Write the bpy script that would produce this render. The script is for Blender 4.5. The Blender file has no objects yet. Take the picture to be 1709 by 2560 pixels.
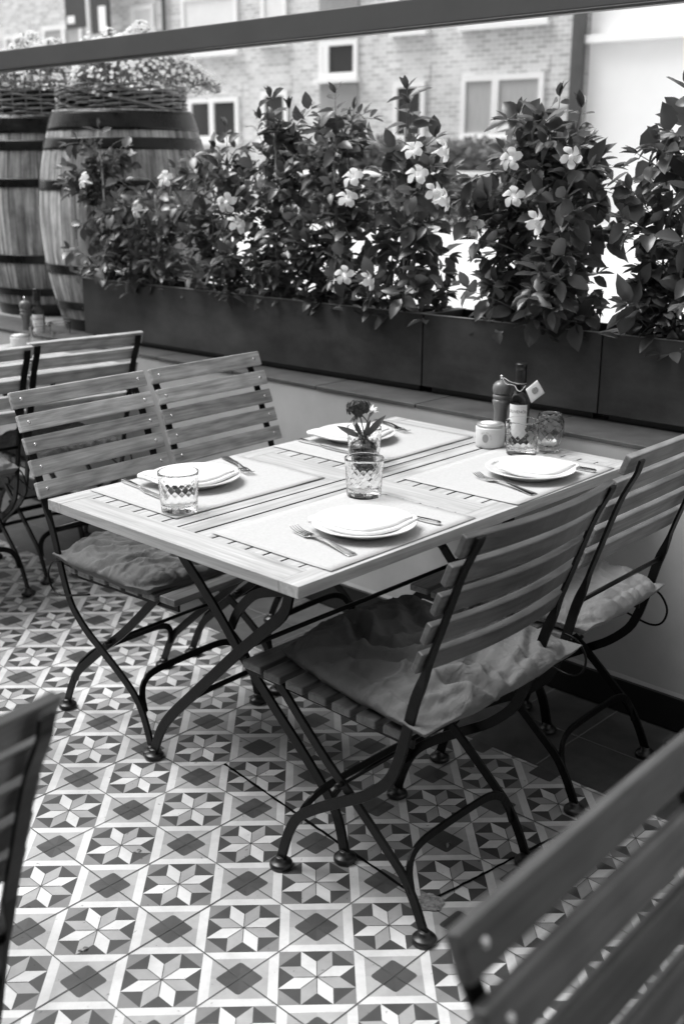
import bpy, math, random
from mathutils import Vector, Matrix, noise
R = math.radians
C = bpy.context.scene.collection
sc = bpy.context.scene
# ------------------------------------------------------------------ camera
cam_d = bpy.data.cameras.new('camera'); cam = bpy.data.objects.new('camera', cam_d); C.objects.link(cam)
rx, dn, fw = (Vector((0.9995945, -0.0283209, 0.0029553)), Vector((-0.0055543, -0.2957215, -0.9552581)), Vector((0.0279277, 0.9548543, -0.2957589)))
CAM = Vector((0.135274, -1.832393, 1.414829))
m = Matrix((rx, -dn, -fw)).transposed().to_4x4(); m.translation = CAM
cam.matrix_world = m
cam_d.sensor_fit = 'VERTICAL'; cam_d.sensor_height = 36; cam_d.sensor_width = 24
cam_d.lens = 2776.71 / 2560 * 36
cam_d.clip_start = .05; cam_d.clip_end = 300
cam_d.dof.use_dof = True; cam_d.dof.focus_distance = 2.45; cam_d.dof.aperture_fstop = 3.6
sc.camera = cam
# ------------------------------------------------------------------ sky, sun, exposure
SUN_EL, SUN_AZ = R(60), R(163)          # hazy sky, the brightest part high on the left along the street
w = bpy.data.worlds.new('World'); sc.world = w; w.use_nodes = True
nt = w.node_tree; bg = nt.nodes['Background']
sky = nt.nodes.new('ShaderNodeTexSky'); sky.sky_type = 'NISHITA'; sky.sun_disc = False
sky.sun_elevation = SUN_EL; sky.sun_rotation = math.pi / 2 - SUN_AZ; sky.air_density = 1.6; sky.dust_density = 4.0
bw = nt.nodes.new('ShaderNodeRGBToBW'); nt.links.new(sky.outputs[0], bw.inputs[0]); nt.links.new(bw.outputs[0], bg.inputs[0])
bg.inputs[1].default_value = .11
sd = bpy.data.lights.new('sun', 'SUN'); sd.energy = 1.5; sd.angle = R(35); sd.color = (1, 1, 1)
so = bpy.data.objects.new('sun', sd); C.objects.link(so)
sv = Vector((math.cos(SUN_AZ) * math.cos(SUN_EL), math.sin(SUN_AZ) * math.cos(SUN_EL), math.sin(SUN_EL)))
so.rotation_euler = sv.to_track_quat('Z', 'Y').to_euler(); so.location = (0, 6, 8)
sc.view_settings.view_transform = 'Standard'; sc.view_settings.look = 'None'; sc.view_settings.gamma = 1
sc.view_settings.exposure = 1.12
sc.render.engine = 'CYCLES'
sc.cycles.use_denoising = True; sc.cycles.max_bounces = 10; sc.cycles.transmission_bounces = 10; sc.cycles.transparent_max_bounces = 8
sc.cycles.sample_clamp_indirect = 6

# ------------------------------------------------------------------ materials (everything in the picture is grey)
MATS = {}
def base(name, g, rough=.6, metal=0, spec=.5):
    m = bpy.data.materials.new(name); m.use_nodes = True
    b = m.node_tree.nodes['Principled BSDF']
    b.inputs['Base Color'].default_value = (g, g, g, 1); b.inputs['Roughness'].default_value = rough
    b.inputs['Metallic'].default_value = metal; b.inputs['Specular IOR Level'].default_value = spec
    MATS[name] = m
    return m, m.node_tree, b
def N(t, kind, **kw):
    n = t.nodes.new(kind)
    for k, v in kw.items():
        if k in n.inputs: n.inputs[k].default_value = v
        else: setattr(n, k, v)
    return n
def ramp(t, src, lo, hi, p0=.3, p1=.7):
    r = t.nodes.new('ShaderNodeValToRGB'); e = r.color_ramp.elements
    e[0].position = p0; e[1].position = p1; e[0].color = (lo, lo, lo, 1); e[1].color = (hi, hi, hi, 1)
    t.links.new(src, r.inputs[0]); return r.outputs[0]
def coords(t, scale, gen='Object'):
    tc = t.nodes.new('ShaderNodeTexCoord'); mp = t.nodes.new('ShaderNodeMapping')
    t.links.new(tc.outputs[gen], mp.inputs[0]); mp.inputs['Scale'].default_value = scale
    return mp.outputs[0]
def mul(t, a, b, mode='MULTIPLY', f=1.0):
    n = t.nodes.new('ShaderNodeMix'); n.data_type = 'RGBA'; n.blend_type = mode; n.inputs[0].default_value = f
    t.links.new(a, n.inputs[6]); t.links.new(b, n.inputs[7]); return n.outputs[2]
def bump(t, b, src, strength, dist=.002):
    n = t.nodes.new('ShaderNodeBump'); n.inputs['Strength'].default_value = strength; n.inputs['Distance'].default_value = dist
    t.links.new(src, n.inputs['Height']); t.links.new(n.outputs[0], b.inputs['Normal'])
def mottle(name, lo, hi, rough=.6, scale=6, metal=0, spec=.5, bmp=0, det=6, stretch=(1, 1, 1), rvar=0):
    m, t, b = base(name, (lo + hi) / 2, rough, metal, spec)
    v = coords(t, tuple(scale * s for s in stretch))
    n = N(t, 'ShaderNodeTexNoise', Scale=1.0, Detail=det, Roughness=.62); t.links.new(v, n.inputs['Vector'])
    t.links.new(ramp(t, n.outputs['Fac'], lo, hi), b.inputs['Base Color'])
    if rvar: t.links.new(ramp(t, n.outputs['Fac'], rough - rvar, rough + rvar), b.inputs['Roughness'])
    if bmp: bump(t, b, n.outputs['Fac'], bmp)
    return m
def wood(name, lo, hi, axis=0, rough=.5, fine=1.0, knots=.5, coat=0, var=.32):
    """grain running along local axis; every board gets its own tone through Island random"""
    m, t, b = base(name, hi, rough, 0, .35)
    s = [60, 60, 60]; s[axis] = 2.6
    geo = t.nodes.new('ShaderNodeNewGeometry'); oi = t.nodes.new('ShaderNodeObjectInfo')
    tc = t.nodes.new('ShaderNodeTexCoord'); mp = t.nodes.new('ShaderNodeMapping')
    t.links.new(tc.outputs['Object'], mp.inputs[0]); mp.inputs['Scale'].default_value = s
    add = t.nodes.new('ShaderNodeMath'); add.operation = 'MULTIPLY_ADD'; add.inputs[1].default_value = 37; add.inputs[2].default_value = 3
    t.links.new(geo.outputs['Random Per Island'], add.inputs[0])
    add2 = t.nodes.new('ShaderNodeMath'); add2.operation = 'MULTIPLY_ADD'; add2.inputs[1].default_value = 91
    t.links.new(oi.outputs['Random'], add2.inputs[0]); t.links.new(add.outputs[0], add2.inputs[2])
    cx = t.nodes.new('ShaderNodeCombineXYZ')
    for i in range(3): t.links.new(add2.outputs[0], cx.inputs[i])
    t.links.new(cx.outputs[0], mp.inputs['Location'])
    n1 = N(t, 'ShaderNodeTexNoise', Scale=1.0, Detail=8, Roughness=.7, Distortion=.6); t.links.new(mp.outputs[0], n1.inputs['Vector'])
    mp2 = t.nodes.new('ShaderNodeMapping'); t.links.new(tc.outputs['Object'], mp2.inputs[0]); t.links.new(cx.outputs[0], mp2.inputs['Location'])
    s2 = [22, 22, 22]; s2[axis] = 2.2; mp2.inputs['Scale'].default_value = s2
    n2 = N(t, 'ShaderNodeTexWave', Scale=1.3, Distortion=9, Detail=4); n2.inputs['Detail Scale'].default_value = .8
    t.links.new(mp2.outputs[0], n2.inputs['Vector'])
    a = ramp(t, n1.outputs['Fac'], lo * .62, hi * 1.08, .30, .64)
    bb = ramp(t, n2.outputs['Fac'], 1 - .35 * knots, 1, .0, .6)
    c = mul(t, a, bb)
    isl = ramp(t, geo.outputs['Random Per Island'], 1 - var, 1.04, 0, 1)
    t.links.new(mul(t, c, isl), b.inputs['Base Color'])
    b.inputs['Coat Weight'].default_value = coat; b.inputs['Coat Roughness'].default_value = .32
    bump(t, b, n1.outputs['Fac'], .35, .0012)
    return m
wood('chair_wood_light', .34, .74, 0, .5); wood('chair_wood_mid', .15, .29, 0, .5, coat=.4); wood('chair_wood_dark', .05, .10, 0, .42, coat=.4)
wood('table_wood_u', .46, .52, 0, .5, knots=.2, var=.07); wood('table_wood_v', .46, .52, 1, .5, knots=.2, var=.07)
mottle('black_iron', .002, .006, .36, 60, 0, .18, .25, rvar=.08)
mottle('foot_plastic', .008, .014, .35, 40)
base('screw_steel', .75, .22, 1)
base('cutlery_steel', .8, .14, 1)
base('chrome', .8, .12, 1)
mottle('porcelain', .76, .8, .18, 20)
mottle('paper_mat', .44, .50, .8, 160, spec=.2, bmp=.3)
mottle('napkin_cloth', .74, .8, .85, 140, spec=.2, bmp=.35)
def fabric(name, lo, hi):
    m, t, b = base(name, hi, .85, 0, .2)
    n = N(t, 'ShaderNodeTexNoise', Scale=1, Detail=5); t.links.new(coords(t, (9, 9, 9)), n.inputs['Vector'])
    t.links.new(ramp(t, n.outputs['Fac'], lo, hi), b.inputs['Base Color'])
    mg = N(t, 'ShaderNodeTexNoise', Scale=1, Detail=3, Roughness=.6, Distortion=1.6); t.links.new(coords(t, (16, 30, 16)), mg.inputs['Vector'])
    wv = N(t, 'ShaderNodeTexNoise', Scale=900, Detail=1); t.links.new(coords(t, (1, 1, 1)), wv.inputs['Vector'])
    ad = t.nodes.new('ShaderNodeMath'); ad.operation = 'MULTIPLY_ADD'; ad.inputs[1].default_value = .06
    t.links.new(wv.outputs['Fac'], ad.inputs[0]); t.links.new(mg.outputs['Fac'], ad.inputs[2])
    bump(t, b, ad.outputs[0], .55, .008)
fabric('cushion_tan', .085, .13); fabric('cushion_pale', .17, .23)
mottle('wall_paint', .38, .50, .7, 3, bmp=.1, spec=.3)
mottle('wall_trim', .55, .65, .7, 10)
mottle('skirting_black', .006, .012, .35, 10)
mottle('coping_tile', .045, .085, .5, 14, bmp=.2)
mottle('grout_light', .3, .4, .9, 30)
def planter_mat():
    m, t, b = base('planter_steel', .035, .6, 0, .35)
    n = N(t, 'ShaderNodeTexNoise', Scale=1, Detail=9, Roughness=.7); t.links.new(coords(t, (3.5, 3.5, 6)), n.inputs['Vector'])
    n2 = N(t, 'ShaderNodeTexNoise', Scale=1, Detail=3); t.links.new(coords(t, (2, 2, 2)), n2.inputs['Vector'])
    c = mul(t, ramp(t, n.outputs['Fac'], .018, .075, .3, .75), ramp(t, n2.outputs['Fac'], .75, 1.15, .35, .65))
    t.links.new(c, b.inputs['Base Color']); t.links.new(ramp(t, n.outputs['Fac'], .4, .65), b.inputs['Roughness']); bump(t, b, n.outputs['Fac'], .12)
planter_mat()
mottle('planter_rim', .16, .24, .6, 20)
mottle('potting_soil', .008, .03, .95, 60, bmp=1)
def leafm(name, lo, hi, rough=.36):
    m, t, b = base(name, hi, rough, 0, .55)
    geo = t.nodes.new('ShaderNodeNewGeometry')
    t.links.new(ramp(t, geo.outputs['Random Per Island'], lo, hi, 0, 1), b.inputs['Base Color'])
    tr = N(t, 'ShaderNodeBsdfTranslucent'); tr.inputs[0].default_value = (hi * 1.6,) * 3 + (1,)
    mx = t.nodes.new('ShaderNodeMixShader'); mx.inputs[0].default_value = .18
    out = t.nodes['Material Output']
    t.links.new(b.outputs[0], mx.inputs[1]); t.links.new(tr.outputs[0], mx.inputs[2]); t.links.new(mx.outputs[0], out.inputs[0])
leafm('leaf', .02, .15, .27); leafm('far_leaf', .05, .14, .6); leafm('mini_leaf', .08, .2, .6)
mottle('stem', .12, .2, .7, 40); mottle('cane', .3, .42, .6, 30)
def petal(name, g):
    m, t, b = base(name, g, .6, 0, .3)
    tr = N(t, 'ShaderNodeBsdfTranslucent'); tr.inputs[0].default_value = (g,) * 3 + (1,)
    mx = t.nodes.new('ShaderNodeMixShader'); mx.inputs[0].default_value = .55; out = t.nodes['Material Output']
    t.links.new(b.outputs[0], mx.inputs[1]); t.links.new(tr.outputs[0], mx.inputs[2]); t.links.new(mx.outputs[0], out.inputs[0])
petal('petal', 1.0); petal('dark_petal', .08)
def barrelm():
    m, t, b = base('barrel_oak', .3, .7, 0, .3)
    tc = t.nodes.new('ShaderNodeTexCoord'); sp = t.nodes.new('ShaderNodeSeparateXYZ'); t.links.new(tc.outputs['Object'], sp.inputs[0])
    at = t.nodes.new('ShaderNodeMath'); at.operation = 'ARCTAN2'; t.links.new(sp.outputs[1], at.inputs[0]); t.links.new(sp.outputs[0], at.inputs[1])
    cx = t.nodes.new('ShaderNodeCombineXYZ'); t.links.new(at.outputs[0], cx.inputs[0]); t.links.new(sp.outputs[2], cx.inputs[2])
    mp = t.nodes.new('ShaderNodeMapping'); mp.inputs['Scale'].default_value = (14, 1, 2.2); t.links.new(cx.outputs[0], mp.inputs[0])
    n = N(t, 'ShaderNodeTexNoise', Scale=1, Detail=8, Roughness=.7); t.links.new(mp.outputs[0], n.inputs['Vector'])
    st = t.nodes.new('ShaderNodeMath'); st.operation = 'MULTIPLY'; st.inputs[1].default_value = 28 / 6.2832; t.links.new(at.outputs[0], st.inputs[0])
    fr = t.nodes.new('ShaderNodeMath'); fr.operation = 'FRACT'; t.links.new(st.outputs[0], fr.inputs[0])
    fl = t.nodes.new('ShaderNodeMath'); fl.operation = 'FLOOR'; t.links.new(st.outputs[0], fl.inputs[0])
    wn = t.nodes.new('ShaderNodeTexWhiteNoise'); wn.noise_dimensions = '1D'; t.links.new(fl.outputs[0], wn.inputs['W'])
    seam = ramp(t, fr.outputs[0], .35, 1, .02, .06)
    ns = N(t, 'ShaderNodeTexNoise', Scale=1, Detail=5, Roughness=.7); t.links.new(coords(t, (5, 5, 3)), ns.inputs['Vector'])
    c = mul(t, mul(t, ramp(t, n.outputs['Fac'], .12, .80, .32, .66), ramp(t, wn.outputs['Value'], .6, 1.15, 0, 1)), seam)
    c = mul(t, c, ramp(t, ns.outputs['Fac'], .5, 1.1, .38, .58))
    t.links.new(c, b.inputs['Base Color']); bump(t, b, n.outputs['Fac'], .5)
barrelm()
mottle('hoop_iron', .012, .03, .3, 12, .6, .6, rvar=.12)
mottle('wicker', .2, .4, .6, 50)
mottle('rail_paint', .075, .09, .45, 5)
mottle('rail_lit_underside', .3, .34, .5, 5)
mottle('pavement', .2, .3, .8, 4, bmp=.1)
mottle('street', .5, .62, .85, 1.5)
def glassm(name, g, rough=0.0, ior=1.5):
    m, t, b = base(name, g, rough, 0, .5)
    b.inputs['Transmission Weight'].default_value = 1; b.inputs['IOR'].default_value = ior
glassm('clear_glass', 1.0, ior=1.2); glassm('pale_smoked_glass', .92, ior=1.3); glassm('smoked_glass', .36, ior=1.35); glassm('bottle_glass', .10)
base('cap_black', .012, .35); mottle('wax', .7, .8, .6, 30)
mottle('paper_white', .8, .86, .8, 50, spec=.2)
base('ink', .06, .7); base('ink_grey', .3, .7); base('ink_pale', .5, .8); base('lid_metal', .55, .3, .6)
mottle('mill_wood', .12, .2, .3, 20, stretch=(1, 1, .2)); mottle('pot_ceramic', .62, .68, .35, 25)
base('string', .6, .8)
# brick of the house across the street
def brickm():
    m, t, b = base('pale_brick', .45, .85, 0, .2)
    br = t.nodes.new('ShaderNodeTexBrick'); br.inputs['Scale'].default_value = 1
    br.inputs['Brick Width'].default_value = .17; br.inputs['Row Height'].default_value = .06; br.inputs['Mortar Size'].default_value = .009
    br.inputs['Color1'].default_value = (.40, .40, .40, 1); br.inputs['Color2'].default_value = (.66, .66, .66, 1); br.inputs['Mortar'].default_value = (.72, .72, .72, 1)
    tc = t.nodes.new('ShaderNodeTexCoord'); sp = t.nodes.new('ShaderNodeSeparateXYZ'); cx = t.nodes.new('ShaderNodeCombineXYZ')
    t.links.new(tc.outputs['Object'], sp.inputs[0]); t.links.new(sp.outputs[0], cx.inputs[0]); t.links.new(sp.outputs[2], cx.inputs[1]); t.links.new(cx.outputs[0], br.inputs['Vector'])
    n = N(t, 'ShaderNodeTexNoise', Scale=1, Detail=6); t.links.new(coords(t, (3, 3, 3)), n.inputs['Vector'])
    t.links.new(mul(t, br.outputs[0], ramp(t, n.outputs['Fac'], .9, 1.1, .3, .7)), b.inputs['Base Color'])
brickm()
mottle('shade_house_wall', .2, .26, .8, 3)
mottle('white_render', .88, .92, .8, 2); mottle('window_white', .8, .84, .5, 5); base('window_dark', .05, .08, 0, .9)
mottle('curtain_grey', .34, .5, .4, 12, stretch=(8, 8, .3)); mottle('panel_grey', .24, .34, .6, 8, stretch=(10, 10, .3)); mottle('blind_white', .7, .78, .5, 4)
mottle('downpipe_grey', .06, .09, .5, 4); mottle('banner_dark', .045, .06, .6, 3)
def tilem():
    m, t, b = base('cement_tile', .5, .5, 0, .45)
    at = t.nodes.new('ShaderNodeAttribute'); at.attribute_name = 'tone'
    n = N(t, 'ShaderNodeTexNoise', Scale=1, Detail=8, Roughness=.7); t.links.new(coords(t, (14, 14, 14)), n.inputs['Vector'])
    n2 = N(t, 'ShaderNodeTexNoise', Scale=1, Detail=4); t.links.new(coords(t, (2.2, 2.2, 2.2)), n2.inputs['Vector'])
    c = mul(t, at.outputs['Color'], ramp(t, n.outputs['Fac'], .80, 1.08, .3, .7))
    c = mul(t, c, ramp(t, n2.outputs['Fac'], .74, 1.08, .35, .62))
    sp = N(t, 'ShaderNodeTexNoise', Scale=1, Detail=2); t.links.new(coords(t, (75, 75, 75)), sp.inputs['Vector'])
    c = mul(t, c, ramp(t, sp.outputs['Fac'], .45, 1, .24, .30))
    t.links.new(c, b.inputs['Base Color']); t.links.new(ramp(t, n.outputs['Fac'], .36, .58), b.inputs['Roughness'])
    bump(t, b, n.outputs['Fac'], .06)
tilem()
def bordm():
    m, t, b = base('border_tile', .04, .5, 0, .4)
    n = N(t, 'ShaderNodeTexNoise', Scale=1, Detail=8, Roughness=.7); t.links.new(coords(t, (9, 9, 9)), n.inputs['Vector'])
    t.links.new(ramp(t, n.outputs['Fac'], .03, .07), b.inputs['Base Color']); bump(t, b, n.outputs['Fac'], .1)
bordm()
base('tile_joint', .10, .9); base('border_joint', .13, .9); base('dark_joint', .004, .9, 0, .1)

# ------------------------------------------------------------------ mesh helpers
class MB:
    def __init__(s): s.v = []; s.f = []; s.sm = []
    def add(s, vs, fs, smooth=False):
        o = len(s.v); s.v += [tuple(p) for p in vs]; s.f += [tuple(i + o for i in q) for q in fs]; s.sm += [smooth] * len(fs); return s
    def box(s, lo, hi, M=None):
        x0, y0, z0 = lo; x1, y1, z1 = hi
        p = [Vector(q) for q in ((x0, y0, z0), (x1, y0, z0), (x1, y1, z0), (x0, y1, z0), (x0, y0, z1), (x1, y0, z1), (x1, y1, z1), (x0, y1, z1))]
        if M: p = [M @ q for q in p]
        return s.add(p, [(0, 3, 2, 1), (4, 5, 6, 7), (0, 1, 5, 4), (1, 2, 6, 5), (2, 3, 7, 6), (3, 0, 4, 7)])
    def lathe(s, prof, n=32, c=(0, 0, 0), smooth=True, fn=None):
        vs = []; fs = []; k = len(prof)
        for j in range(n):
            a = 2 * math.pi * j / n
            for i, (r, z) in enumerate(prof):
                rr = r + (fn(a, z, i) if fn else 0)
                vs.append((c[0] + rr * math.cos(a), c[1] + rr * math.sin(a), c[2] + z))
        for j in range(n):
            j2 = (j + 1) % n
            for i in range(k - 1): fs.append((j * k + i, j2 * k + i, j2 * k + i + 1, j * k + i + 1))
        return s.add(vs, fs, smooth)
    def tube(s, path, r, n=8, smooth=True, cap=True):
        P = [Vector(p) for p in path]; rs = r if isinstance(r, (list, tuple)) else [r] * len(P)
        vs = []; fs = []; up = None
        for i, p in enumerate(P):
            T = (P[min(i + 1, len(P) - 1)] - P[max(i - 1, 0)]).normalized()
            if up is None: up = Vector((0, 0, 1)) if abs(T.z) < .9 else Vector((1, 0, 0))
            A = T.cross(up); A.normalize(); B = A.cross(T); B.normalize(); up = B
            for j in range(n):
                a = 2 * math.pi * j / n; vs.append(p + (A * math.cos(a) + B * math.sin(a)) * rs[i])
        for i in range(len(P) - 1):
            for j in range(n): fs.append((i * n + j, i * n + (j + 1) % n, (i + 1) * n + (j + 1) % n, (i + 1) * n + j))
        if cap: fs.append(tuple(range(n - 1, -1, -1))); fs.append(tuple((len(P) - 1) * n + j for j in range(n)))
        return s.add(vs, fs, smooth)
    def bar(s, path, L, ws, ts):
        """rectangular section swept on a path lying in the plane normal to L: ws across in that plane, ts along L"""
        P = [Vector(p) for p in path]; L = Vector(L).normalized(); n = len(P)
        if not isinstance(ws, (list, tuple)): ws = [ws] * n
        if not isinstance(ts, (list, tuple)): ts = [ts] * n
        vs = []; fs = []
        for i, p in enumerate(P):
            T = (P[min(i + 1, n - 1)] - P[max(i - 1, 0)]).normalized(); Q = L.cross(T).normalized()
            for a, b in ((-1, -1), (1, -1), (1, 1), (-1, 1)): vs.append(p + Q * a * ws[i] / 2 + L * b * ts[i] / 2)
        for i in range(n - 1):
            for j in range(4): fs.append((i * 4 + j, i * 4 + (j + 1) % 4, (i + 1) * 4 + (j + 1) % 4, (i + 1) * 4 + j))
        fs.append((3, 2, 1, 0)); fs.append(tuple((n - 1) * 4 + j for j in range(4)))
        return s.add(vs, fs)
    def build(s, name, mat, parent=None, bevel=0, mats=None, fmi=None):
        me = bpy.data.meshes.new(name); me.from_pydata(s.v, [], s.f); me.validate(clean_customdata=False)
        if mats:
            for q in mats: me.materials.append(MATS[q])
            if fmi: me.polygons.foreach_set('material_index', fmi)
        else: me.materials.append(MATS[mat])
        if len(me.polygons) == len(s.sm): me.polygons.foreach_set('use_smooth', s.sm)
        o = bpy.data.objects.new(name, me); C.objects.link(o)
        if parent: o.parent = parent
        if bevel:
            b = o.modifiers.new('bevel', 'BEVEL'); b.width = bevel; b.segments = 2; b.limit_method = 'ANGLE'; b.angle_limit = R(50); b.harden_normals = False
        return o
def catmull(pts, k=4):
    P = [Vector(p) for p in pts]; out = []
    for i in range(len(P) - 1):
        a, b, c, d = P[max(i - 1, 0)], P[i], P[i + 1], P[min(i + 2, len(P) - 1)]
        for j in range(k):
            t = j / k; out.append(.5 * ((2 * b) + (c - a) * t + (2 * a - 5 * b + 4 * c - d) * t * t + (3 * b - a - 3 * c + d) * t ** 3))
    out.append(P[-1]); return out
def tag(o, label=None, cat=None, group=None, kind=None):
    if label: o['label'] = label
    if cat: o['category'] = cat
    if group: o['group'] = group
    if kind: o['kind'] = kind
    return o
def thing(name, label, cat, loc=(0, 0, 0), rz=0, group=None):
    o = bpy.data.objects.new(name, None); C.objects.link(o); o.empty_display_size = .1
    o.location = loc; o.rotation_euler = (0, 0, rz); return tag(o, label, cat, group)
def copy_tree(root, loc, rz, label, group=None, mat=None, skip=()):
    r = root.copy(); C.objects.link(r); r.location = loc; r.rotation_euler = (0, 0, rz); r['label'] = label
    if group: r['group'] = group
    for ch in list(root.children):
        if ch.name.split('.')[0] in skip: continue
        c = ch.copy(); C.objects.link(c); c.parent = r
        for g in list(ch.children):
            d = g.copy(); C.objects.link(d); d.parent = c
    return r
def text_mesh(txt, size, name='t', space=1.0):
    cu = bpy.data.curves.new(name, 'FONT'); cu.body = txt; cu.size = size; cu.align_x = 'CENTER'; cu.align_y = 'CENTER'; cu.resolution_u = 3; cu.space_character = space
    o = bpy.data.objects.new(name, cu); C.objects.link(o); bpy.context.view_layer.update()
    dg = bpy.context.evaluated_depsgraph_get(); me = bpy.data.meshes.new_from_object(o.evaluated_get(dg))
    v = [p.co.copy() for p in me.vertices]; f = [tuple(p.vertices) for p in me.polygons]
    bpy.data.objects.remove(o); bpy.data.curves.remove(cu); bpy.data.meshes.remove(me); return v, f

S2 = math.sqrt(.5)
def tn(t, n, z=0): return Vector(((t + n) * S2, (n - t) * S2, z))     # t runs along the terrace wall (to the right), n towards the street
WALL_RZ = R(-45)
TX = Matrix.Rotation(WALL_RZ, 4, 'Z')                                  # local x = t, local y = n

# ------------------------------------------------------------------ floor: cement tiles
def tiled_floor():
    P = .141421; vs = []; fs = []; tones = []
    a = .497 * P; k = .41421; Lh = a * .5858; q = a * k
    NL = 1.2885 * S2 * 1.0
    rnd = random.Random(4)
    def poly(pts, tone, z=0.0):
        o = len(vs); vs.extend((x, y, z) for x, y in pts); fs.append(tuple(range(o, o + len(pts)))); tones.append(tone)
    WHITE, LG, MG, DK = .60, .31, .20, .055
    LIM = .912 * math.sqrt(2)
    for i in range(-20, 16):
        for j in range(-12, 24):
            cx, cy = i * P, j * P
            if cx + cy > LIM + P: continue
            if (cx * cx + (cy - .5) ** 2) > 14: continue
            jt = rnd.uniform(.93, 1.05); h = P / 2
            if (i + j) % 2 == 0:
                # white hairline round the star square, then the star
                for s in range(4):
                    A = s * math.pi / 2; ca, sa = math.cos(A), math.sin(A)
                    rot = lambda p: (cx + p[0] * ca - p[1] * sa, cy + p[0] * sa + p[1] * ca)
                    e = Lh * S2
                    poly([rot(p) for p in ((h, -h), (h, h), (a, a), (a, -a))], WHITE * jt)
                    j1 = jt * rnd.uniform(.94, 1.05)
                    poly([rot(p) for p in ((0, 0), (Lh, 0), (a, q), (e, e))], WHITE * j1)
                    poly([rot(p) for p in ((0, 0), (e, e), (q, a), (0, Lh))], LG * j1 * 1.05)
                    poly([rot(p) for p in ((a, q), (a, -q), (Lh, 0))], DK * jt)
                    poly([rot(p) for p in ((a, q), (e, e), (q, a))], DK * jt)
                    poly([rot(p) for p in ((a, q), (q, a), (a, a))], MG * jt)
                    # thin outlines of the rhombs
                    for (x0, y0), (x1, y1) in (((0, 0), (Lh, 0)), ((0, 0), (e, e))):
                        dx, dy = x1 - x0, y1 - y0; l = math.hypot(dx, dy); nx, ny = -dy / l * .0008, dx / l * .0008
                        poly([rot(p) for p in ((x0 + nx, y0 + ny), (x0 - nx, y0 - ny), (x1 - nx, y1 - ny), (x1 + nx, y1 + ny))], .10, .0005)
            else:
                g = .372 * P; d = .315 * P
                for s in range(4):
                    A = s * math.pi / 2; ca, sa = math.cos(A), math.sin(A)
                    rot = lambda p: (cx + p[0] * ca - p[1] * sa, cy + p[0] * sa + p[1] * ca)
                    poly([rot(p) for p in ((h, -h), (h, h), (g, g), (g, -g))], WHITE * jt)
                    t_ = d * .1
                    poly([rot(p) for p in ((g, 0), (g, g), (0, g), (0, d - t_ * .5), (t_, d - t_), (d - t_, t_), (d - t_ * .5, 0))], LG * (1.1 if s % 2 else 1.25) * jt)
                    poly([rot(p) for p in ((0, 0), (d - t_ * .5, 0), (d - t_, t_), (t_, d - t_), (0, d - t_ * .5))], DK * 1.15 * jt * rnd.uniform(.9, 1.15))
    # clip against the border of plain tiles (keeps faces with all corners inside, cuts the others)
    def clip(pts):
        out = []
        for A, B in zip(pts, pts[1:] + pts[:1]):
            da, db = LIM - A[0] - A[1], LIM - B[0] - B[1]
            if da >= 0: out.append(A)
            if da * db < 0:
                t = da / (da - db); out.append(tuple(A[i] + (B[i] - A[i]) * t for i in range(3)))
        return out
    v2 = []; f2 = []; t2 = []
    for f, tone in zip(fs, tones):
        p = [vs[i] for i in f]
        if any(x + y > LIM for x, y, _ in p): p = clip(p)
        if len(p) < 3: continue
        o = len(v2); v2 += p; f2.append(tuple(range(o, o + len(p)))); t2.append(tone)
    # joints of the 20 cm tiles: lines through the dark diamonds, both diagonals
    def line(A, B, w, tone, z=.0011):
        A = Vector(A); B = Vector(B); d = (B - A).normalized(); n = Vector((-d.y, d.x)) * w / 2
        p = [(A - n), (B - n), (B + n), (A + n)]; o = len(v2); v2.extend((x, y, z) for x, y in p); f2.append((o, o + 1, o + 2, o + 3)); t2.append(tone)
    for c in range(-31, 21, 2):
        # x - y = c*P line, direction (1,1);  x + y = c*P line, direction (1,-1)
        t = c * P * S2
        line(tn(t, -3.2).xy, tn(t, .912).xy, .0017 + .0006 * ((c // 2) % 3), .07)
        n = t
        if n < .905: line(tn(-4, n).xy, tn(3.2, n).xy, .0017 + .0006 * ((c // 2) % 2), .07, .0013)
    me = bpy.data.meshes.new('terrace_floor'); me.from_pydata(v2, [], f2); me.materials.append(MATS['cement_tile'])
    ca = me.color_attributes.new('tone', 'FLOAT_COLOR', 'CORNER')
    cols = []
    for f, tone in zip(f2, t2): cols += [tone, tone, tone, 1] * len(f)
    ca.data.foreach_set('color', cols)
    o = bpy.data.objects.new('terrace_floor', me); C.objects.link(o); tag(o, kind='structure')
    # access hatch cut into the tiles: open joints and one broken corner
    mb = MB(); rnd = random.Random(2)
    def crack(A, B, w):
        A = Vector(A); B = Vector(B); k = 40; d = (B - A).normalized(); nn = Vector((-d.y, d.x)); L = []; Rr = []
        for i in range(k + 1):
            p = A.lerp(B, i / k); a_ = w * .5 * (1 + rnd.uniform(-.35, .5)); b_ = w * .5 * (1 + rnd.uniform(-.35, .5))
            L.append((*(p + nn * a_), .0018)); Rr.append((*(p - nn * b_), .0018))
        mb.add(L + Rr, [(i, i + 1, k + 1 + i + 1, k + 1 + i) for i in range(k)])
    crack((-.082, .623), (.352, .078), .006)
    crack((.385, .082), (.80, .385), .006)
    mb.build('hatch_joint', 'dark_joint'); tag(bpy.data.objects['hatch_joint'], kind='structure')
    mb = MB(); pts = []
    for i in range(26):
        a_ = 2 * math.pi * i / 26; r_ = .027 * (1 + .35 * noise.noise(Vector((math.cos(a_) * 2, math.sin(a_) * 2, 3)))); pts.append((.368 + r_ * math.cos(a_) * 1.15, .068 + r_ * math.sin(a_), .0026))
    mb.add(pts, [tuple(range(26))]); mb.build('broken_tile_corner', 'concrete_patch'); tag(bpy.data.objects['broken_tile_corner'], kind='structure')
mottle('concrete_patch', .05, .3, .9, 120, bmp=1, det=9)
tiled_floor()
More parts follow.
